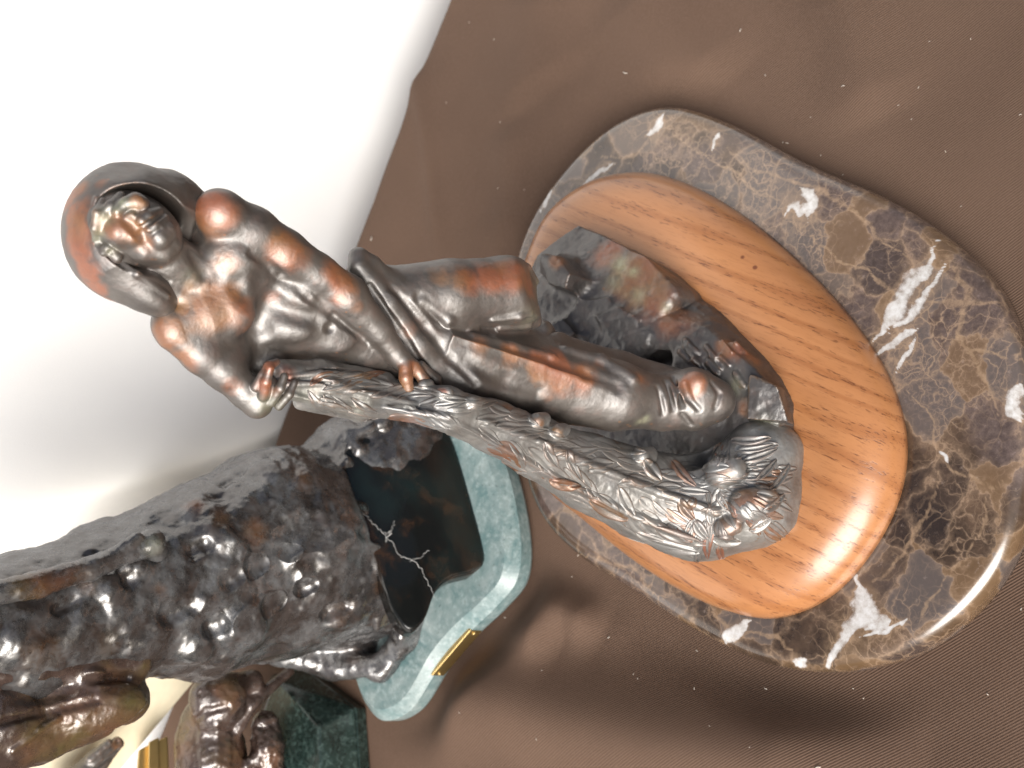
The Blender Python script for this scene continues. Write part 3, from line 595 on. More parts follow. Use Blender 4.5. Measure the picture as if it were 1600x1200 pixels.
def build_skirt(root):
    lo, hi = bounds(PL, [(520, 370, -70), (530, 380, 60), (850, 380, 60), (1150, 560, 60), (1150, 690, 230), (640, 620, 120), (850, 540, -70)], 0.008)
    s = Sculpt(PL, lo, hi, 0.00046)
    s.chain([(590, 470, -20, 55), (640, 540, -12, 58)], 10); s.chain([(600, 468, -10, 52), (700, 462, 20, 55), (790, 456, 38, 54), (812, 458, 40, 50)], 10)
    s.chain([(625, 555, 10, 44), (720, 574, 34, 62), (850, 596, 58, 61), (960, 618, PL.D(960, 618, .106), 50), (1034, 630, PL.D(1034, 630, .084), 38), (1084, 624, PL.D(1084, 624, .073), 43), (1116, 626, PL.D(1116, 626, .068), 30)], 12); dk = PL.D(1090, 605, .074)
    # hem of the raised knee
    s.ell(884, 474, 60, 44, 66, 60, -8, 5, 'sub')
    s.chain([(835, 500, 52, 12), (740, 520, 46, 10), (690, 510, 40, 8)], 8); s.on([(822, 424, 4), (836, 460, 5), (832, 492, 4)], -0.2, 8); s.ell(850, 514, 20, 26, 14, 22, 10, 6)
    # twisted roll of cloth across the hips
    s.chain([(560, 416, 10, 17), (604, 474, 30, 26), (652, 540, 48, 26), (694, 596, 60, 18), (744, 630, 68, 8)], 10); s.chain([(580, 416, 6, 16), (640, 474, 30, 24), (692, 532, 52, 20), (760, 580, 70, 10)], 10); s.chain([(560, 402, 0, 16), (580, 412, 0, 14)], 6)
    s.on([(612, 450, 5), (662, 512, 6), (704, 560, 6), (744, 600, 4)], 0.6, 8, 'sub'); s.on([(655, 465, 6), (690, 505, 7)], 0.6, 10, 'sub'); s.on([(578, 446, 4), (628, 520, 5), (668, 584, 5)], 0.4, 6, 'sub')
    g0 = PL.D(960, 600, .106); W = [(712, 528, 84), (790, 556, 104), (870, 586, 112), (950, 604, g0 + 48), (700, 600, 60), (850, 648, 58), (960, 662, g0 + 10), (712, 508, -10), (850, 536, -16), (956, 570, g0 - 40), (850, 600, 0), (960, 620, g0 - 30), (1016, 622, PL.D(1016, 622, .086) + 20)]; s.c.hull([PL.P(*q) for q in W], 0.0045, r=0.001); s.on([(730, 566, 7), (790, 596, 8), (840, 612, 6)], 0.75, 16, 'sub')
    s.chain([(715, 545, 0, 52), (850, 566, 20, 50), (960, 592, PL.D(960, 592, .092), 42), (1050, 614, PL.D(1050, 614, .068), 38)], 14)
    s.on([(884, 546, 5), (940, 562, 8), (990, 592, 6)], -0.1, 10); s.on([(740, 524, 5), (800, 540, 6), (862, 556, 5)], -0.3, 9); s.on([(860, 566, 5), (915, 584, 6), (965, 604, 5)], 0.75, 12, 'sub')
    s.on([(660, 470, 5), (700, 500, 7), (742, 512, 5)], -0.1, 9); s.on([(770, 500, 4), (812, 494, 5), (842, 486, 4)], 0.0, 7); s.on([(780, 512, 4), (826, 508, 5), (862, 500, 4)], 0.2, 6)
    c = PL.P(843, 462, 40); n = CX * .93 - E_F * .25 + CY * .22; n /= np.linalg.norm(n); a = np.cross(n, E_F); a /= np.linalg.norm(a); b = np.cross(n, a); s.c.hull([c + a * u * .017 + b * v * .03 + n * w_ * .02 for u in (-1, 1) for v in (-1, 1) for w_ in (0, 1)], 0.0022, 'sub'); s.on([(826, 416, 3), (838, 440, 4), (842, 468, 4), (834, 498, 3)], 0.0, 5)
    # gathers round the lower knee
    for a, b in (((1040, 596), (1052, 640)), ((1052, 590), (1066, 636)), ((1028, 606), (1036, 646)), ((1066, 648), (1080, 664))): s.on([(*a, 3), (*b, 3.5)], 0.35, 5, 'sub')
    s.chain([(1088, 600, dk + 24, 19), (1100, 612, dk + 24, 22)], 8); s.on([(1070, 600, 4), (1076, 622, 4), (1092, 640, 3)], 0.3, 5, 'sub'); s.on([(1112, 598, 3), (1124, 615, 3), (1118, 636, 3)], 0.3, 5, 'sub')
    return s, s.build('skirt', BRONZE, root, rub=[(800, 428, 30, 1), (770, 432, 26, .9), (730, 436, 24, .7), (822, 440, 24, .9), (690, 430, 18, .4), (880, 582, 26, 1), (910, 590, 22, 1), (850, 574, 20, .9), (800, 552, 18, .8), (750, 540, 18, .5), (1086, 596, 16, 1), (1076, 600, 10, .8), (1000, 590, 14, .5), (640, 520, 14, .3)], verd=[(842, 460, 22, .45), (835, 490, 20, .4), (1008, 655, 7, .9), (1000, 658, 5, .8)])

def build_rock(root):
    zb = WOOD_T - 0.0008
    bot = [(905, 362), (1000, 396), (1060, 430), (1130, 490), (1205, 565), (1242, 630), (1244, 760), (1206, 815), (1120, 862), (1020, 836), (920, 770), (860, 640), (815, 470)]
    B = [PZ(*p, zb) for p in bot]
    T = [PZ(*p, z) for p, z in (((838, 398), .070), ((905, 352), .064), ((1008, 400), .066), ((1100, 512), .064), ((1186, 584), .059), ((1216, 650), .054), ((1222, 740), .052), ((1150, 790), .047), ((1030, 760), .047), ((900, 640), .058), ((830, 470), .080))]
    allp = np.array(B + T); s = Sculpt(PL, allp.min(0) - .006, allp.max(0) + np.array((.006, .006, .03)), 0.0006)
    s.c.hull(allp, 0.001)
    # big chipped facets along the outer rim
    def facet(px, py, z, n, off=0.0):
        c = PZ(px, py, z); n = np.array(n, float); n /= np.linalg.norm(n); a = np.cross(n, (0, 0, 1.0)); a /= np.linalg.norm(a); b = np.cross(n, a)
        s.c.hull([c + n * off + a * u * .042 + b * v * .042 + n * w * .04 for u in (-1, 1) for v in (-1, 1) for w in (0, 1)], 0.006, 'sub')
    facet(1160, 545, .058, (0.8, -0.2, 0.6), 0.001); facet(1215, 600, .056, (0.75, -0.55, 0.5), 0.001)
    # hollow under the raised knee, steps of stone
    s.chain([(885, 470, 26, 32), (960, 540, 34, 30), (1040, 570, 44, 22)], 14, 'sub')
    for poly, z, th in ((((912, 478), (950, 472), (962, 486), (940, 498), (912, 496)), .080, .020), (((948, 500), (972, 492), (984, 502), (962, 516)), .078, .018), (((962, 514), (990, 508), (1000, 524), (972, 536)), .076, .018), (((982, 540), (1016, 530), (1026, 544), (996, 560)), .073, .018), (((848, 400), (868, 404), (888, 430), (884, 446), (862, 440), (848, 424)), .098, .02), (((896, 520), (930, 508), (944, 530), (910, 545)), .070, .02), (((862, 512), (880, 505), (892, 520), (874, 530)), .088, .02)):
        t = np.array([PZ(*p, z - .006 - .0016 * i) for i, p in enumerate(poly)]); s.c.hull([*t, *(t + np.array((0.001, 0.002, -th)) + (t - t.mean(0)) * .35)], 0.006, r=0.0016)
    s.ell(1036, 560, PL.D(1036, 560, .044), 46, 30, 22, 20, 10)
    s.ell(1070, 545, 16, 34, 22, 18, 30, 8); s.ell(1130, 560, 16, 40, 22, 14, 50, 8)
    for i in range(16):
        px, py = 1060 + 90 * RNG.random(), 530 + 60 * RNG.random(); s.on([(px, py, 4), (px + 14, py + 12 + 8 * RNG.random(), 3)], 0.3, 4)
    # squared block at the front corner
    c = [PZ(1176, 592, .064), PZ(1212, 606, .062), PZ(1228, 656, .057), PZ(1170, 652, .062)]; s.c.hull([*c, *[p + np.array((0, 0.006, -.018)) for p in c]], 0.0006, r=0.001)
    return s, s.build('rock_mound', BRONZE_ROCK, root, rub=[(1000, 420, 40, .9), (950, 400, 30, .8), (1020, 470, 34, .8), (1050, 500, 30, .7), (1065, 415, 24, .9), (1100, 440, 24, .8), (1140, 540, 22, .9), (1175, 560, 14, .8), (980, 445, 30, .6), (868, 408, 12, .8), (1165, 640, 10, .8)], verd=[(970, 412, 14, .8), (990, 425, 10, .8), (1000, 460, 12, .5), (1040, 480, 12, .5), (1150, 600, 12, .4), (1190, 660, 12, .5), (960, 440, 14, .4)], rough=((0.0007, 60, 1), (0.00025, 220, 5)))

def leaf(s, p0, p1, wid, hgt, parent, nu=12, nv=6, bend=0.0, name='leaf', mat=None, rub=0.0, sink=0.35):
    """an almond leaf with a midrib, moulded onto the surface it lies on"""
    u = np.linspace(0, 1, nu); v = np.linspace(-1, 1, 2 * nv + 1); U, Vv = np.meshgrid(u, v, indexing='ij')
    p0 = np.array(p0, float); p1 = np.array(p1, float); ax = p1 - p0; L = np.hypot(*ax); ax /= L; nx = np.array((-ax[1], ax[0]))
    prof = np.sin(np.pi * U ** 0.8) ** 0.8 * wid * 0.5 + 0.3
    off = Vv * prof + bend * L * np.sin(np.pi * U)
    px = p0[0] + ax[0] * U * L + nx[0] * off; py = p0[1] + ax[1] * U * L + nx[1] * off
    H = s.c.hit(px, py)
    if np.isnan(H).any():
        z = np.isnan(H[..., 0]); 
        if z.mean() > 0.25: return None
        k = np.argwhere(~z); kk = np.argwhere(z)
        for q in kk: H[q[0], q[1]] = H[tuple(k[np.argmin(((k - q) ** 2).sum(1))])]
    g = s.c.grad(H); S_ = s.p.S(*p0)
    edge = np.clip((1 - np.abs(Vv)) * 4, 0, 1) ** 0.6 * np.clip(np.sin(np.pi * np.clip(U, .02, .98)) * 3, 0, 1)
    h = hgt * (-sink + (1 + sink) * edge * (0.7 + 0.3 * np.abs(Vv))) - hgt * 0.45 * np.exp(-(Vv / 0.2) ** 2) * edge
    P = H + g * (h * S_)[..., None]; n, m = U.shape; V = P.reshape(-1, 3); i, j = np.meshgrid(np.arange(n - 1), np.arange(m - 1), indexing='ij'); a = (i * m + j).ravel()
    Fq = np.stack([a, a + m, a + m + 1, a + 1], 1)
    if np.dot(np.cross(V[Fq[0, 1]] - V[Fq[0, 0]], V[Fq[0, 3]] - V[Fq[0, 0]]), g.reshape(-1, 3)[0]) < 0: Fq = Fq[:, ::-1]
    B = (H - g * (1.2 * hgt * S_)).reshape(-1, 3)                     # underside, sunk into the sheaf: a closed solid
    Vall = np.vstack([V, B]); k = len(V); ring = [r for r in range(m)] + [q * m + m - 1 for q in range(1, n)] + [(n - 1) * m + q for q in range(m - 2, -1, -1)] + [q * m for q in range(n - 2, 0, -1)]
    ring = np.array(ring); nxt = np.roll(ring, -1); side = np.stack([ring, nxt, nxt + k, ring + k], 1)
    Fall = np.concatenate([Fq, Fq[:, ::-1] + k, side])
    cr = np.full(len(Vall), rub); 
    return mkmesh(name, Vall, Fall, mat or BRONZE_LEAF, parent, attrs={'rub': cr, 'verd': np.zeros(len(Vall))})

def build_sheaf(root):
    D = lambda x, y, z: PL.D(x, y, z)
    pts = [(440, 604, 62, 16), (500, 608, 66, 30), (560, 618, 68, 34), (640, 626, 72, 29), (700, 640, D(700, 640, .196), 32), (770, 666, D(770, 666, .170), 38), (840, 700, D(840, 700, .142), 44), (920, 738, D(920, 738, .110), 55), (1010, 774, D(1010, 774, .078), 64), (1090, 794, D(1090, 794, .058), 72), (1165, 770, D(1165, 770, .049), 74), (1192, 716, D(1192, 716, .047), 54)]
    dq = D(1090, 715, .072)
    lo, hi = bounds(PL, [(p[0] + a * p[3], p[1] + a * p[3], p[2] + b * p[3]) for p in pts for a in (-1, 1) for b in (-1, 1)], 0.006)
    lo[2] = max(lo[2], WOOD_T - 0.003)
    s = Sculpt(PL, lo, hi, 0.00045); s.chain(pts, 10)
    # flat, thin back edge of the sheaf
    s.chain([(470, 628, 44, 12), (560, 648, 44, 10), (620, 638, 48, 8)], 10); s.chain([(1120, 845, D(1120, 845, .048), 22), (1210, 800, D(1210, 800, .046), 22), (1226, 700, D(1226, 700, .046), 18)], 14)
    s.chain([(450, 580, 66, 8), (520, 582, 70, 10), (600, 596, 72, 8)], 6)
    # carve the deep shadowed pocket beside the knee
    s.chain([(1060, 712, dq, 18), (1112, 716, dq - 4, 20)], 6, 'sub')
    s.chain([(425, 578, 46, 16), (500, 580, 50, 18), (600, 596, 56, 16)], 8)
    # long stems
    for a in ([(450, 600, 5), (520, 600, 5), (580, 616, 4.5), (650, 632, 4)], [(452, 588, 4), (500, 584, 4.5), (560, 588, 4), (610, 602, 3.5)], [(440, 612, 4), (520, 632, 4), (600, 636, 3.5), (700, 652, 4), (790, 700, 4), (880, 752, 4), (980, 800, 5), (1080, 842, 5)], [(680, 634, 4), (760, 660, 4.5), (840, 690, 5), (930, 730, 5), (1030, 770, 5.5), (1120, 800, 5.5)]): s.on(a, 0.2, 4)
    for a in ([(470, 594, 3), (540, 604, 3.5), (600, 612, 3)], [(500, 616, 2.5), (560, 628, 3), (640, 640, 2.5)], [(480, 578, 3), (560, 582, 3), (600, 590, 2)]): s.on(a, 0.3, 3, 'sub')
    # pods and fruit
    for q in ((804, 644, 17, 40), (836, 660, 12, 40), (868, 676, 11, 36), (960, 692, 14, 40), (1000, 716, 13, 36), (1128, 742, 20, 70), (1168, 788, 22, 66), (1134, 822, 14, 50), (735, 632, 9, 30), (690, 617, 9, 30), (662, 604, 8, 30)):
        s.on([(q[0], q[1], q[2]), (q[0] + q[2] * 1.0, q[1] - q[2] * .25, q[2] * .85)], 0.35, 5)
    sheaf = s.build('leaf_sheaf', BRONZE_LEAF, root, rub=[(800, 645, 16, 1), (840, 664, 12, .9), (868, 678, 12, .8), (955, 690, 16, 1), (1124, 740, 20, 1), (1165, 780, 20, .9), (1140, 826, 16, .8), (1060, 735, 14, .7), (858, 748, 14, 1), (920, 785, 14, .7), (450, 585, 16, .6), (420, 600, 12, .6), (1075, 800, 10, .6), (690, 615, 8, .8)], verd=[(560, 640, 20, .25), (480, 620, 18, .3), (900, 700, 12, .3)], rough=((0.0003, 120, 1), (0.00008, 420, 4)))
    n = 0
    def put(a, b, wd, hg, bend=0.0, rub=0.0):
        nonlocal n
        if leaf(s, a, b, wd, hg, sheaf, bend=bend, rub=rub) is not None: n += 1
    # herring-bone sprays of leaves running down the sheaf
    spine = np.array([(470, 606), (560, 622), (650, 634), (730, 655), (800, 685), (870, 718), (950, 754), (1040, 790), (1120, 812)], float)
    sp = spline(spine, 40, False); hw = np.interp(np.arange(40), [0, 10, 20, 30, 39], [26, 28, 36, 54, 68])
    for i in range(1, 39):
        t = sp[min(i + 1, 39)] - sp[i - 1]; t /= np.hypot(*t); nr = np.array((-t[1], t[0]))
        for sd_ in (-1, 1):
            rows = (0.1, 0.5, .85) if i < 16 else (0.08, 0.4, 0.7, 1.0)
            for ro in rows:
                if RNG.random() < (0.5 if i < 16 else 0.38): continue
                j = RNG.uniform(-0.22, 0.22); L = RNG.uniform(38, 64) if i > 12 else RNG.uniform(40, 74)
                a = sp[i] + nr * sd_ * hw[i] * (ro + RNG.uniform(-.1, .1)) + t * RNG.uniform(-10, 10); k = 0.46 - 0.34 * ro + j; dr = t * (0.9 - j * .3) + nr * sd_ * k; dr /= np.hypot(*dr)
                put(a, a + dr * L, RNG.uniform(14, 22) if i > 12 else RNG.uniform(10, 16), RNG.uniform(1.3, 2.5), bend=RNG.uniform(-.08, .12) * sd_, rub=0.6 if RNG.random() < 0.08 else 0.0)
    for i in range(84):
        a = np.array((RNG.uniform(1085, 1236), RNG.uniform(684, 856))); dr = a - np.array((1105, 745)) + RNG.normal(size=2) * 14; dr /= max(np.hypot(*dr), 1e-3)
        put(a, a + dr * RNG.uniform(26, 48), RNG.uniform(11, 19), RNG.uniform(1.8, 3.4), bend=RNG.uniform(-.12, .12), rub=0.5 if RNG.random() < 0.1 else 0.0)
    # bolder single leaves that stand out in the photo
    for a, b, wd, hg, rb in (((856, 748), (910, 760), 16, 10, .8), ((918, 778), (985, 812), 18, 9, .5), ((850, 690), (872, 730), 20, 8, 0), ((884, 700), (910, 752), 16, 8, .0), ((1006, 716), (1034, 752), 24, 8, 0), ((1048, 718), (1090, 762), 16, 7, .6), ((1060, 780), (1086, 812), 22, 9, .6), ((1084, 812), (1108, 842), 22, 8, 0), ((1140, 690), (1206, 684), 16, 9, .1), ((1160, 722), (1216, 700), 14, 8, 0), ((1180, 752), (1214, 716), 12, 8, 0), ((1200, 770), (1234, 722), 12, 8, 0), ((1150, 706), (1212, 694), 12, 8, 0), ((1010, 842), (1100, 862), 20, 7, 0), ((1020, 822), (1110, 850), 18, 7, .2), ((990, 830), (1070, 856), 16, 6, 0), ((1110, 840), (1160, 846), 20, 7, 0), ((1190, 800), (1226, 770), 16, 7, 0), ((1170, 830), (1206, 806), 18, 7, 0)):
        put(a, b, wd, hg * .7, 0.05, rb * .6)
    print('leaves', n)

# ================================================================== THING 2: rocky dark bronze on pale green marble
G_T = 0.019
def build_second():
    c0 = g_out.mean(0); root = thing('rock_sculpture', 'dark lumpy glossy bronze sculpture with a polished face whose dark reflection is painted in on a pale green marble base', 'sculpture', (c0[0], c0[1], 0))
    V, Fc = loft(slab_rings(g_out, 0.0, G_T, 0.0065, steps=14, arc=2)); mkmesh('green_marble_base', V, Fc, GREEN, root, smooth=False)
    y0 = PZ(600, 900, G_T)[1]; pl = Plane(y0, G_T, 4.0)
    pts = [(640, 850, -60, 110), (560, 850, -55, 150), (440, 860, -40, 165), (320, 905, -20, 150), (180, 945, 0, 125), (60, 975, 10, 112), (-80, 1000, 20, 100)]
    lo, hi = bounds(pl, [(p[0] + a * p[3], p[1] + b * p[3], p[2] + c * p[3]) for p in pts for a in (-1, 1) for b in (-1, 1) for c in (-1, 1)], 0.006); lo[2] = G_T - 0.001
    s = Sculpt(pl, lo, hi, 0.0008)
    s.chain(pts, 30)
    s.ell(560, 720, -50, 100, 72, 80, -10, 24); s.ell(560, 830, -70, 120, 190, 90, 20, 30); s.ell(700, 800, -80, 60, 120, 90, 15, 30); s.ell(520, 1000, -60, 90, 36, 60, 8, 24)
    s.ell(640, 700, -90, 80, 60, 70, 10, 24); s.ell(690, 930, -70, 70, 46, 60, -50, 20)
    # bubbles, craters and blobs
    for q in ((310, 795, 26), (345, 770, 16), (330, 835, 22), (395, 820, 24), (370, 850, 16), (460, 780, 24), (380, 975, 34), (510, 930, 40), (330, 940, 18), (250, 905, 24), (150, 915, 34), (60, 900, 26), (200, 880, 22), (110, 990, 30), (300, 1010, 24), (440, 990, 20), (470, 870, 26), (560, 960, 30), (420, 740, 18), (260, 830, 24), (30, 1010, 26), (205, 960, 28))[::2]:
        s.on([(q[0], q[1], q[2]), (q[0] + 14, q[1] + 6, q[2] * .8)], -0.5, 16)
    for q in ((375, 745, 9), (420, 720, 7), (350, 760, 12), (455, 860, 12), (400, 885, 14), (520, 955, 20), (300, 860, 18), (270, 960, 24), (200, 905, 16), (90, 950, 18), (480, 920, 12), (330, 985, 14), (235, 870, 12), (425, 950, 16), (140, 870, 8), (60, 880, 6), (505, 720, 8), (360, 905, 14)):
        s.on([(q[0], q[1], q[2]), (q[0] + q[2], q[1] - q[2] * .4, q[2] * .7)], 0.35, 8, 'sub')
    # cut, polished front face; its dark reflection is put into the colour
    fp = [(536, 715), (556, 690), (600, 660), (640, 640), (684, 650), (712, 700), (742, 790), (758, 868), (744, 890), (704, 902), (680, 926), (664, 966), (642, 984), (616, 955), (590, 880), (560, 800)]
    q3 = [PZ(700, 670, G_T + .0015), PZ(760, 890, G_T + .0015), PZ(575, 830, .074)]; nrm = np.cross(q3[1] - q3[0], q3[2] - q3[0]); nrm /= np.linalg.norm(nrm); nrm = nrm if nrm @ (CP - q3[0]) > 0 else -nrm; cen = q3[0]
    def onface(px, py, up=0.0006): rr = ray(px, py); kk = ((cen - CP) @ nrm) / (rr @ nrm); return CP + rr * kk[..., None] + nrm * up
    fp3 = onface(*np.array(fp, float).T, 0.0); fp3[:, 2] = np.maximum(fp3[:, 2], G_T + 0.0004)
    back = fp3 - nrm * 0.035; back[:, 2] = np.maximum(back[:, 2], G_T)
    s.c.hull([*(fp3 - nrm * 0.0015), *back], 0.004); lip = [(752, 850), (760, 884), (748, 902), (710, 916), (688, 938), (668, 966), (642, 984)]; L3 = onface(*np.array(lip, float).T, -0.001); L3[:, 2] = np.maximum(L3[:, 2], G_T + .001); s.c.hull([*(fp3 - nrm * 0.001), *(fp3 + nrm * 0.05 + (fp3 - fp3.mean(0)) * 0.1)], 0.003, 'sub')
    for i in range(len(L3) - 1): s.c.cone(L3[i], L3[i + 1], 0.0030 + .0008 * (i % 2), 0.0034, 0.003)
    E3 = [PZ(690, 925, .024), PZ(640, 990, .025), PZ(592, 1044, .0235), PZ(520, 1036, .036), PZ(430, 1020, .06)]
    for i in range(4): s.c.cone(E3[i], E3[i + 1], .0068, .0064, .005)
    for x, y, r in ((540, 722, 16), (562, 792, 14), (584, 860, 18), (608, 930, 16), (560, 700, 14), (598, 664, 12)): q = onface(np.float64(x), np.float64(y), 0.0); s.c.cone(q, q + 1e-6, r * .0002, r * .0002, 0.005)
    s.build('bronze_rock', BRONZE_DARK, root, rub=[(308, 788, 16, .5), (345, 810, 18, .4), (400, 830, 20, .6), (415, 840, 14, .4), (470, 750, 24, .4), (600, 900, 20, .5), (250, 920, 12, .5), (140, 910, 20, .4), (40, 910, 22, .4), (60, 1020, 40, .3), (170, 1010, 30, .2), (380, 975, 20, .1), (525, 960, 24, .3), (200, 860, 18, .2), (430, 1030, 30, .2), (560, 1030, 26, .2)], verd=[], rough=((0.0036, 24, 2), (0.0008, 80, 9), (0.00010, 300, 3)))
    front = fp3
    fr = ccw3(spline(front, 90), nrm); ring0 = fr - nrm * 0.012; ring0[:, 2] = np.maximum(ring0[:, 2], G_T + 0.0003); cc = fr.mean(0); rings = [ring0, fr - nrm * 0.0012]
    for a in np.linspace(0, np.pi / 2, 5): rings.append(fr + (cc - fr) / np.linalg.norm(cc - fr, axis=1, keepdims=True) * 0.0018 * (1 - math.cos(a)) - nrm * 0.0012 * (1 - math.sin(a)))
    V, Fc = loft(rings); mkmesh('polished_face', V, Fc, FACE_REFLECTION, root)
    web = thing('cobweb', 'dusty white cobweb threads strung across the polished face with its painted dark reflection', 'cobweb', tuple(cen))
    for ln, rd in (([(556, 792), (575, 812), (597, 834), (612, 850), (622, 868), (650, 882), (664, 905), (678, 936)], 0.0002), ([(597, 834), (608, 832), (616, 815)], 0.00018), ([(604, 842), (611, 830)], 0.00045), ([(640, 878), (656, 872), (668, 862)], 0.00016), ([(604, 842), (600, 850)], 0.0002)):
        p = np.array(ln, float); p3 = spline(onface(p[:, 0], p[:, 1], 0.0012), len(ln) * 6, False); p3 = p3 + 0.0004 * RNG.normal(size=p3.shape); V, Fc = tube(p3, rd * 0.62 * (0.6 + 0.8 * RNG.random(len(p3))), 6); mkmesh('thread', V, Fc, WEB, web)
    # limbs and hanging cloth of the figures carved on it
    s2 = Sculpt(pl, *bounds(pl, [(-60, 830, -60), (270, 1230, 190), (-60, 1230, 190), (270, 830, 190)], 0.006), 0.0007)
    s2.chain([(-60, 940, 120, 20), (60, 912, 124, 19), (140, 888, 120, 18), (196, 866, 112, 15)], 8); s2.chain([(196, 866, 112, 14), (236, 850, 112, 21), (244, 862, 112, 15)], 8); s2.chain([(176, 868, 120, 8), (214, 840, 118, 8)], 6)
    s2.build('bronze_limb', BRONZE_DARK, root, rub=[(60, 905, 40, .5), (120, 890, 30, .4)], verd=[(240, 850, 12, .3)], rough=((0.0005, 90, 2), (0.0002, 300, 3)))
    s3 = Sculpt(pl, *bounds(pl, [(-60, 980, -10), (280, 1250, 210), (-60, 1250, 210), (280, 980, 210), (280, 1100, -10)], 0.006), 0.0007)
    s3.chain([(-40, 1050, 110, 22), (60, 1048, 120, 22), (150, 1040, 118, 22), (205, 1032, 112, 32)], 8); s3.ell(140, 1058, 142, 28, 17, 16, 10, 5)
    s3.ell(85, 1112, 120, 135, 46, 40, -8, 10); s3.ell(192, 1090, 124, 38, 40, 34, -40, 10); s3.chain([(-40, 1180, 118, 44), (60, 1150, 120, 40), (150, 1120, 122, 34)], 10); s3.ell(-20, 1120, 110, 80, 60, 40, 0, 10)
    s3.on([(10, 1075, 6), (80, 1066, 7), (140, 1062, 8), (200, 1056, 6)], 0.3, 6, 'sub'); s3.on([(0, 1130, 5), (70, 1112, 5), (150, 1094, 5)], 0.3, 8, 'sub'); s3.on([(20, 1172, 4), (60, 1140, 5), (90, 1122, 4)], 0.2, 5); s3.on([(30, 1090, 12), (70, 1088, 10), (110, 1080, 8)], 0.5, 12, 'sub')
    s3.build('bronze_drapery', BRONZE_BROWN, root, rub=[(200, 1110, 50, 1), (120, 1130, 50, .9), (60, 1160, 40, .6), (225, 1080, 26, .8)], rough=((0.0005, 80, 2), (0.0002, 300, 3)))
    # brass plate let into the front of the green base
    a, b = PZ(742, 993, 0.012), PZ(676, 1056, 0.012); t = b - a; t /= np.linalg.norm(t); n_ = np.cross(t, (0, 0, 1.0)); n_ = n_ if n_[1] < 0 else -n_
    # seat it on the marble's own side
    d, par, _ = segdist(np.array([((a + b) / 2)[:2]]), np.vstack([g_out, g_out[:1]])); mid = (a + b) / 2; gi = np.argmin(np.linalg.norm(g_out - mid[:2], axis=1)); tt = g_out[(gi + 6) % 240] - g_out[gi - 6]; tt /= np.linalg.norm(tt); t = np.array((*tt, 0)); n_ = np.array((t[1], -t[0], 0)); mid = np.array((*g_out[gi], 0.0088))
    Lh = np.linalg.norm(b - a) / 2; P = [mid + t * u * Lh + n_ * w_ + np.array((0, 0, v * 0.0052)) for u in (-1, 1) for w_ in (-0.003, 0.0013) for v in (-1, 1)]
    boxm('brass_plate', P, BRASS, root, 0.0006)
    for u in (-0.88, 0.88):
        c = mid + t * u * Lh + n_ * 0.0015; th = np.linspace(0, 2 * np.pi, 12, endpoint=False); R_ = lambda rr, o: c + n_ * o + rr * (np.cos(th)[:, None] * t + np.sin(th)[:, None] * np.array((0, 0, 1.0)))
        V, Fc = loft([R_(0.0013, -0.001), R_(0.0013, 0.0003), R_(0.0008, 0.0007)]); mkmesh('screw', V, Fc, BRASS, root)
def ccw3(p, n):
    c = p.mean(0); return p if sum(np.dot(np.cross(p[i] - c, p[(i + 1) % len(p)] - c), n) for i in range(len(p))) > 0 else p[::-1]
def boxm(name, P, mat, parent, bev=0.001, **kw):
    bm = bmesh.new()
    for p in P: bm.verts.new(p)
    bmesh.ops.convex_hull(bm, input=bm.verts); bmesh.ops.dissolve_limit(bm, angle_limit=0.02, verts=bm.verts, edges=bm.edges)
    if bev: bmesh.ops.bevel(bm, geom=bm.edges[:], offset=bev, segments=3, profile=0.5, affect='EDGES')
    bmesh.ops.recalc_face_normals(bm, faces=bm.faces)
    V = np.array([v.co for v in bm.verts]); bm.verts.index_update(); Fc = [tuple(v.index for v in f.verts) for f in bm.faces]; bm.free()
    return mkmesh(name, V, Fc, mat, parent, smooth=False, **kw)

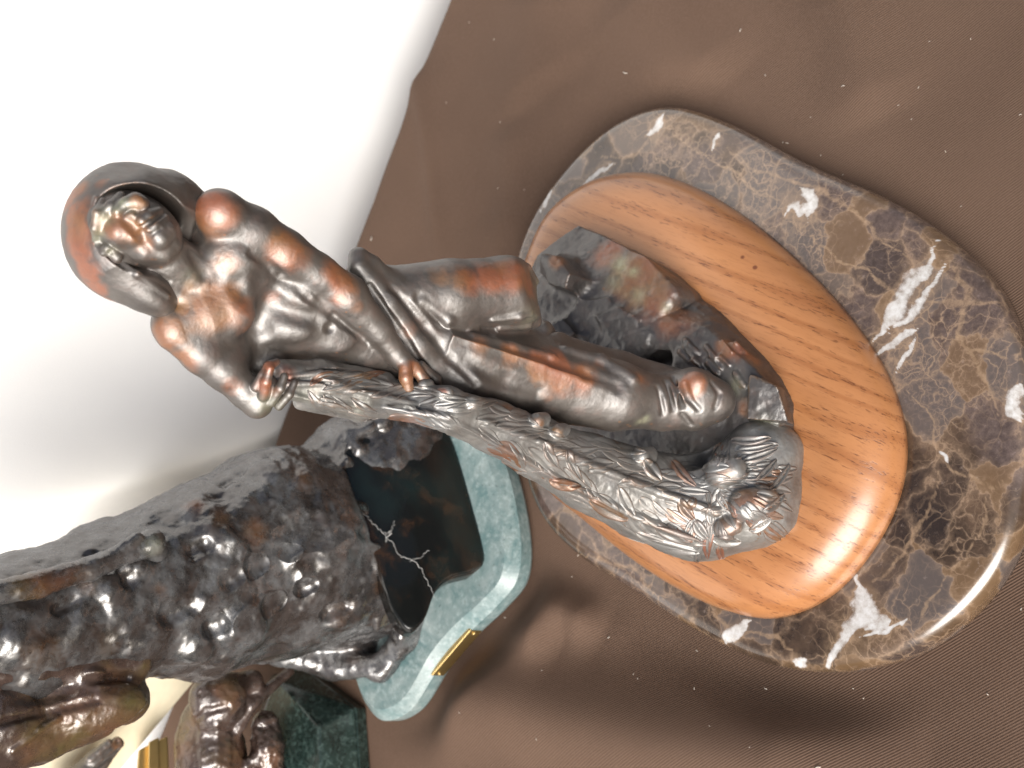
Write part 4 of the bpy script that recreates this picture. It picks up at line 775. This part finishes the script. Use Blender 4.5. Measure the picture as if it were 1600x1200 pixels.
# ================================================================== the cut-off pieces in the lower left corner
def build_corner():
    # green marble block with a bevelled top
    zt = 0.03
    top = [(418, 1062), (470, 1040), (552, 1104), (560, 1260), (470, 1290), (400, 1180)]
    c0 = PZ(490, 1160, 0.0); root = thing('green_marble_block', 'dark green veined marble block with a sloping grey edge behind the brown stump', 'stone block', tuple(c0))
    Tt = PZ(*np.array([(430, 1062), (464, 1098), (498, 1138), (505, 1290), (380, 1290), (395, 1160)], float).T, zt); Bt = PZ(*np.array([(424, 1054), (472, 1042), (556, 1106), (568, 1300), (380, 1310), (392, 1160)], float).T, 0.008)
    Bb = Bt.copy(); Bb[:, 2] = -0.001
    boxm('marble_foot', [*Bt, *Bb], GREEN_DK, root, 0.001); boxm('sloping_top', [*(Bt + np.array((0, 0, .0003))), *Tt], GREEN_DK, root, 0.0012)
    def blob(name, label, cat, y, fn, mat, rub=(), ext=((240, 1030), (480, 1260)), h=0.0007, rough=((0.0004, 90, 2), (0.0002, 300, 3))):
        pl = Plane(y, 0.0, 3.0); (x0, y0), (x1, y1) = ext; s = Sculpt(pl, *bounds(pl, [(x0, y0, -110), (x1, y0, 110), (x0, y1, 110), (x1, y1, -110), (x0, y1, -110), (x1, y0, -110), (x0, y0, 110), (x1, y1, 110)], 0.004), h); fn(s)
        lo = s.c.lo; o = s.build(name, mat, None, rub=rub, rough=rough); tag(o, label, cat); return o
    yb = PZ(400, 1160, 0.05)[1]
    def torso(s):
        s.ell(330, 1190, 0, 104, 56, 50, 80, 14); s.ell(342, 1096, 8, 44, 46, 38, 70, 30); s.chain([(318, 1084, 0, 18), (392, 1066, 0, 20)], 16); s.chain([(366, 1150, 26, 10), (392, 1098, 24, 11), (452, 1050, 6, 8)], 6); s.ell(335, 1250, 0, 60, 64, 55, 0, 20)
        for i in range(6): s.on([(316, 1138 + i * 12, 4), (338, 1132 + i * 12, 6), (356, 1138 + i * 12, 4)], -0.55, 8)
        s.on([(372, 1120, 7), (392, 1084, 8)], 0.5, 10, 'sub'); s.on([(288, 1140, 3), (322, 1112, 4), (356, 1104, 3)], 0.6, 8, 'sub'); s.on([(314, 1084, 4)], 0.4, 4, 'sub')
    blob('bronze_torso', 'glossy maroon bronze torso cut off at the lower edge beside the green block', 'sculpture', yb + 0.01, torso, BRONZE_BROWN, [(285, 1150, 40, .6), (360, 1080, 20, .8), (370, 1180, 30, .5)])
    def knob(s):
        s.ell(418, 1165, 0, 56, 25, 26, 82, 8); s.ell(424, 1230, 0, 50, 34, 30, 80, 10); s.chain([(385, 1195, 0, 10), (410, 1180, 8, 12)], 6); s.on([(410, 1135, 8), (425, 1132, 8)], 0.2, 5, 'sub')
    blob('bronze_stump', 'mottled brown bronze stump in front of the dark green marble block', 'sculpture', yb - 0.008, knob, BRONZE_BROWN, [(425, 1190, 20, .6)], ((375, 1100), (460, 1270)), rough=((0.001, 120, 2), (0.0005, 300, 3)))
    def snout(s):
        s.chain([(110, 1240, 0, 34), (150, 1190, 0, 18), (183, 1162, 0, 11)], 8); s.chain([(140, 1186, 10, 7), (170, 1160, 10, 6)], 4); s.on([(184, 1158, 4)], 0.3, 3, 'sub'); s.on([(150, 1200, 3), (184, 1172, 3)], 0.2, 3, 'sub')
    blob('bronze_muzzle', 'narrow silvery bronze muzzle poking up at the bottom edge before the cream cloth', 'sculpture', yb + 0.05, snout, BRONZE, [(178, 1162, 8, .6)], ((80, 1140), (210, 1260)), h=0.0006)
    yy = PZ(430, 913, 0.0)[1]; pb = Plane(yy, 0.0, 0.0); P = [pb.P(x, y, d) for x, y in ((430, 913), (150, 1247), (-60, 1190), (230, 830)) for d in (0, -14)]
    cb = boxm('cream_board', P, plain('cream_card', (0.74, 0.67, 0.50), 0.7), None, 0.0006); tag(cb, 'plain cream board leaning behind the dark lumpy sculpture', 'board')
    # banded brass fitting
    y = yb + 0.06; pl = Plane(y, 0.0, 0.0); root = thing('brass_fitting', 'small banded golden brass fitting at the bottom edge left of the maroon torso', 'ornament', tuple(pl.P(242, 1220, 0)))
    f = [pl.P(x, y, d) for x, y, d in ((216, 1172, 0), (262, 1150, 0), (268, 1300, 0), (206, 1300, 0), (216, 1172, -60), (262, 1150, -60), (268, 1300, -60), (206, 1300, -60))]
    boxm('brass_body', f, BRASS, root, 0.0012)
    f = [pl.P(x, y, d) for x, y, d in ((232, 1160, 8), (248, 1152, 8), (252, 1300, 8), (230, 1300, 8), (232, 1160, -2), (248, 1152, -2), (252, 1300, -2), (230, 1300, -2))]
    boxm('raised_band', f, BRASS, root, 0.0008)

def build_lint():
    V = []; Fc = []
    for i in range(110):
        px, py = RNG.uniform(560, 1600), RNG.uniform(0, 1200); p = PZ(px, py, 0.0)
        if p[1] > edge_y(p[0]) - 0.004 or poly_sd(p[None, :2], m_out)[0] < 0.002 or poly_sd(p[None, :2], g_out)[0] < 0.002: continue
        p[2] = cloth_z(p[None, :2])[0] + 0.0006; L = RNG.choice([0.0004, 0.0006, 0.0009, 0.0016], p=[.45, .3, .18, .07]); a = RNG.uniform(0, 6.28); r = 0.00012 + 0.1 * L
        pth = np.array([p + np.array((math.cos(a + b) * u, math.sin(a + b) * u, 0.0003 * (1 - u * u / L / L))) for u, b in ((-L, .3), (0, 0), (L, -.2))]); v, f = tube(pth, r, 5); k = len(V); V += list(v); Fc += [tuple(q + k for q in t) for t in f]
    o = mkmesh('lint', V, Fc, LINT); o['kind'] = 'stuff'; tag(o, 'pale lint specks scattered over the brown tablecloth', 'lint')

build_cloth(); build_sheet(); build_lint()
root1 = thing('maiden_statuette', 'bronze hooded maiden holding a leafy sheaf, on oval oak plinth and brown veined marble base', 'statuette', tuple(root1_loc))
build_bases(root1); build_rock(root1); build_figure(root1); build_hood(root1); build_skirt(root1); build_sheaf(root1)
build_second(); build_corner()
print(f'script {time.time() - T0:.1f}s')
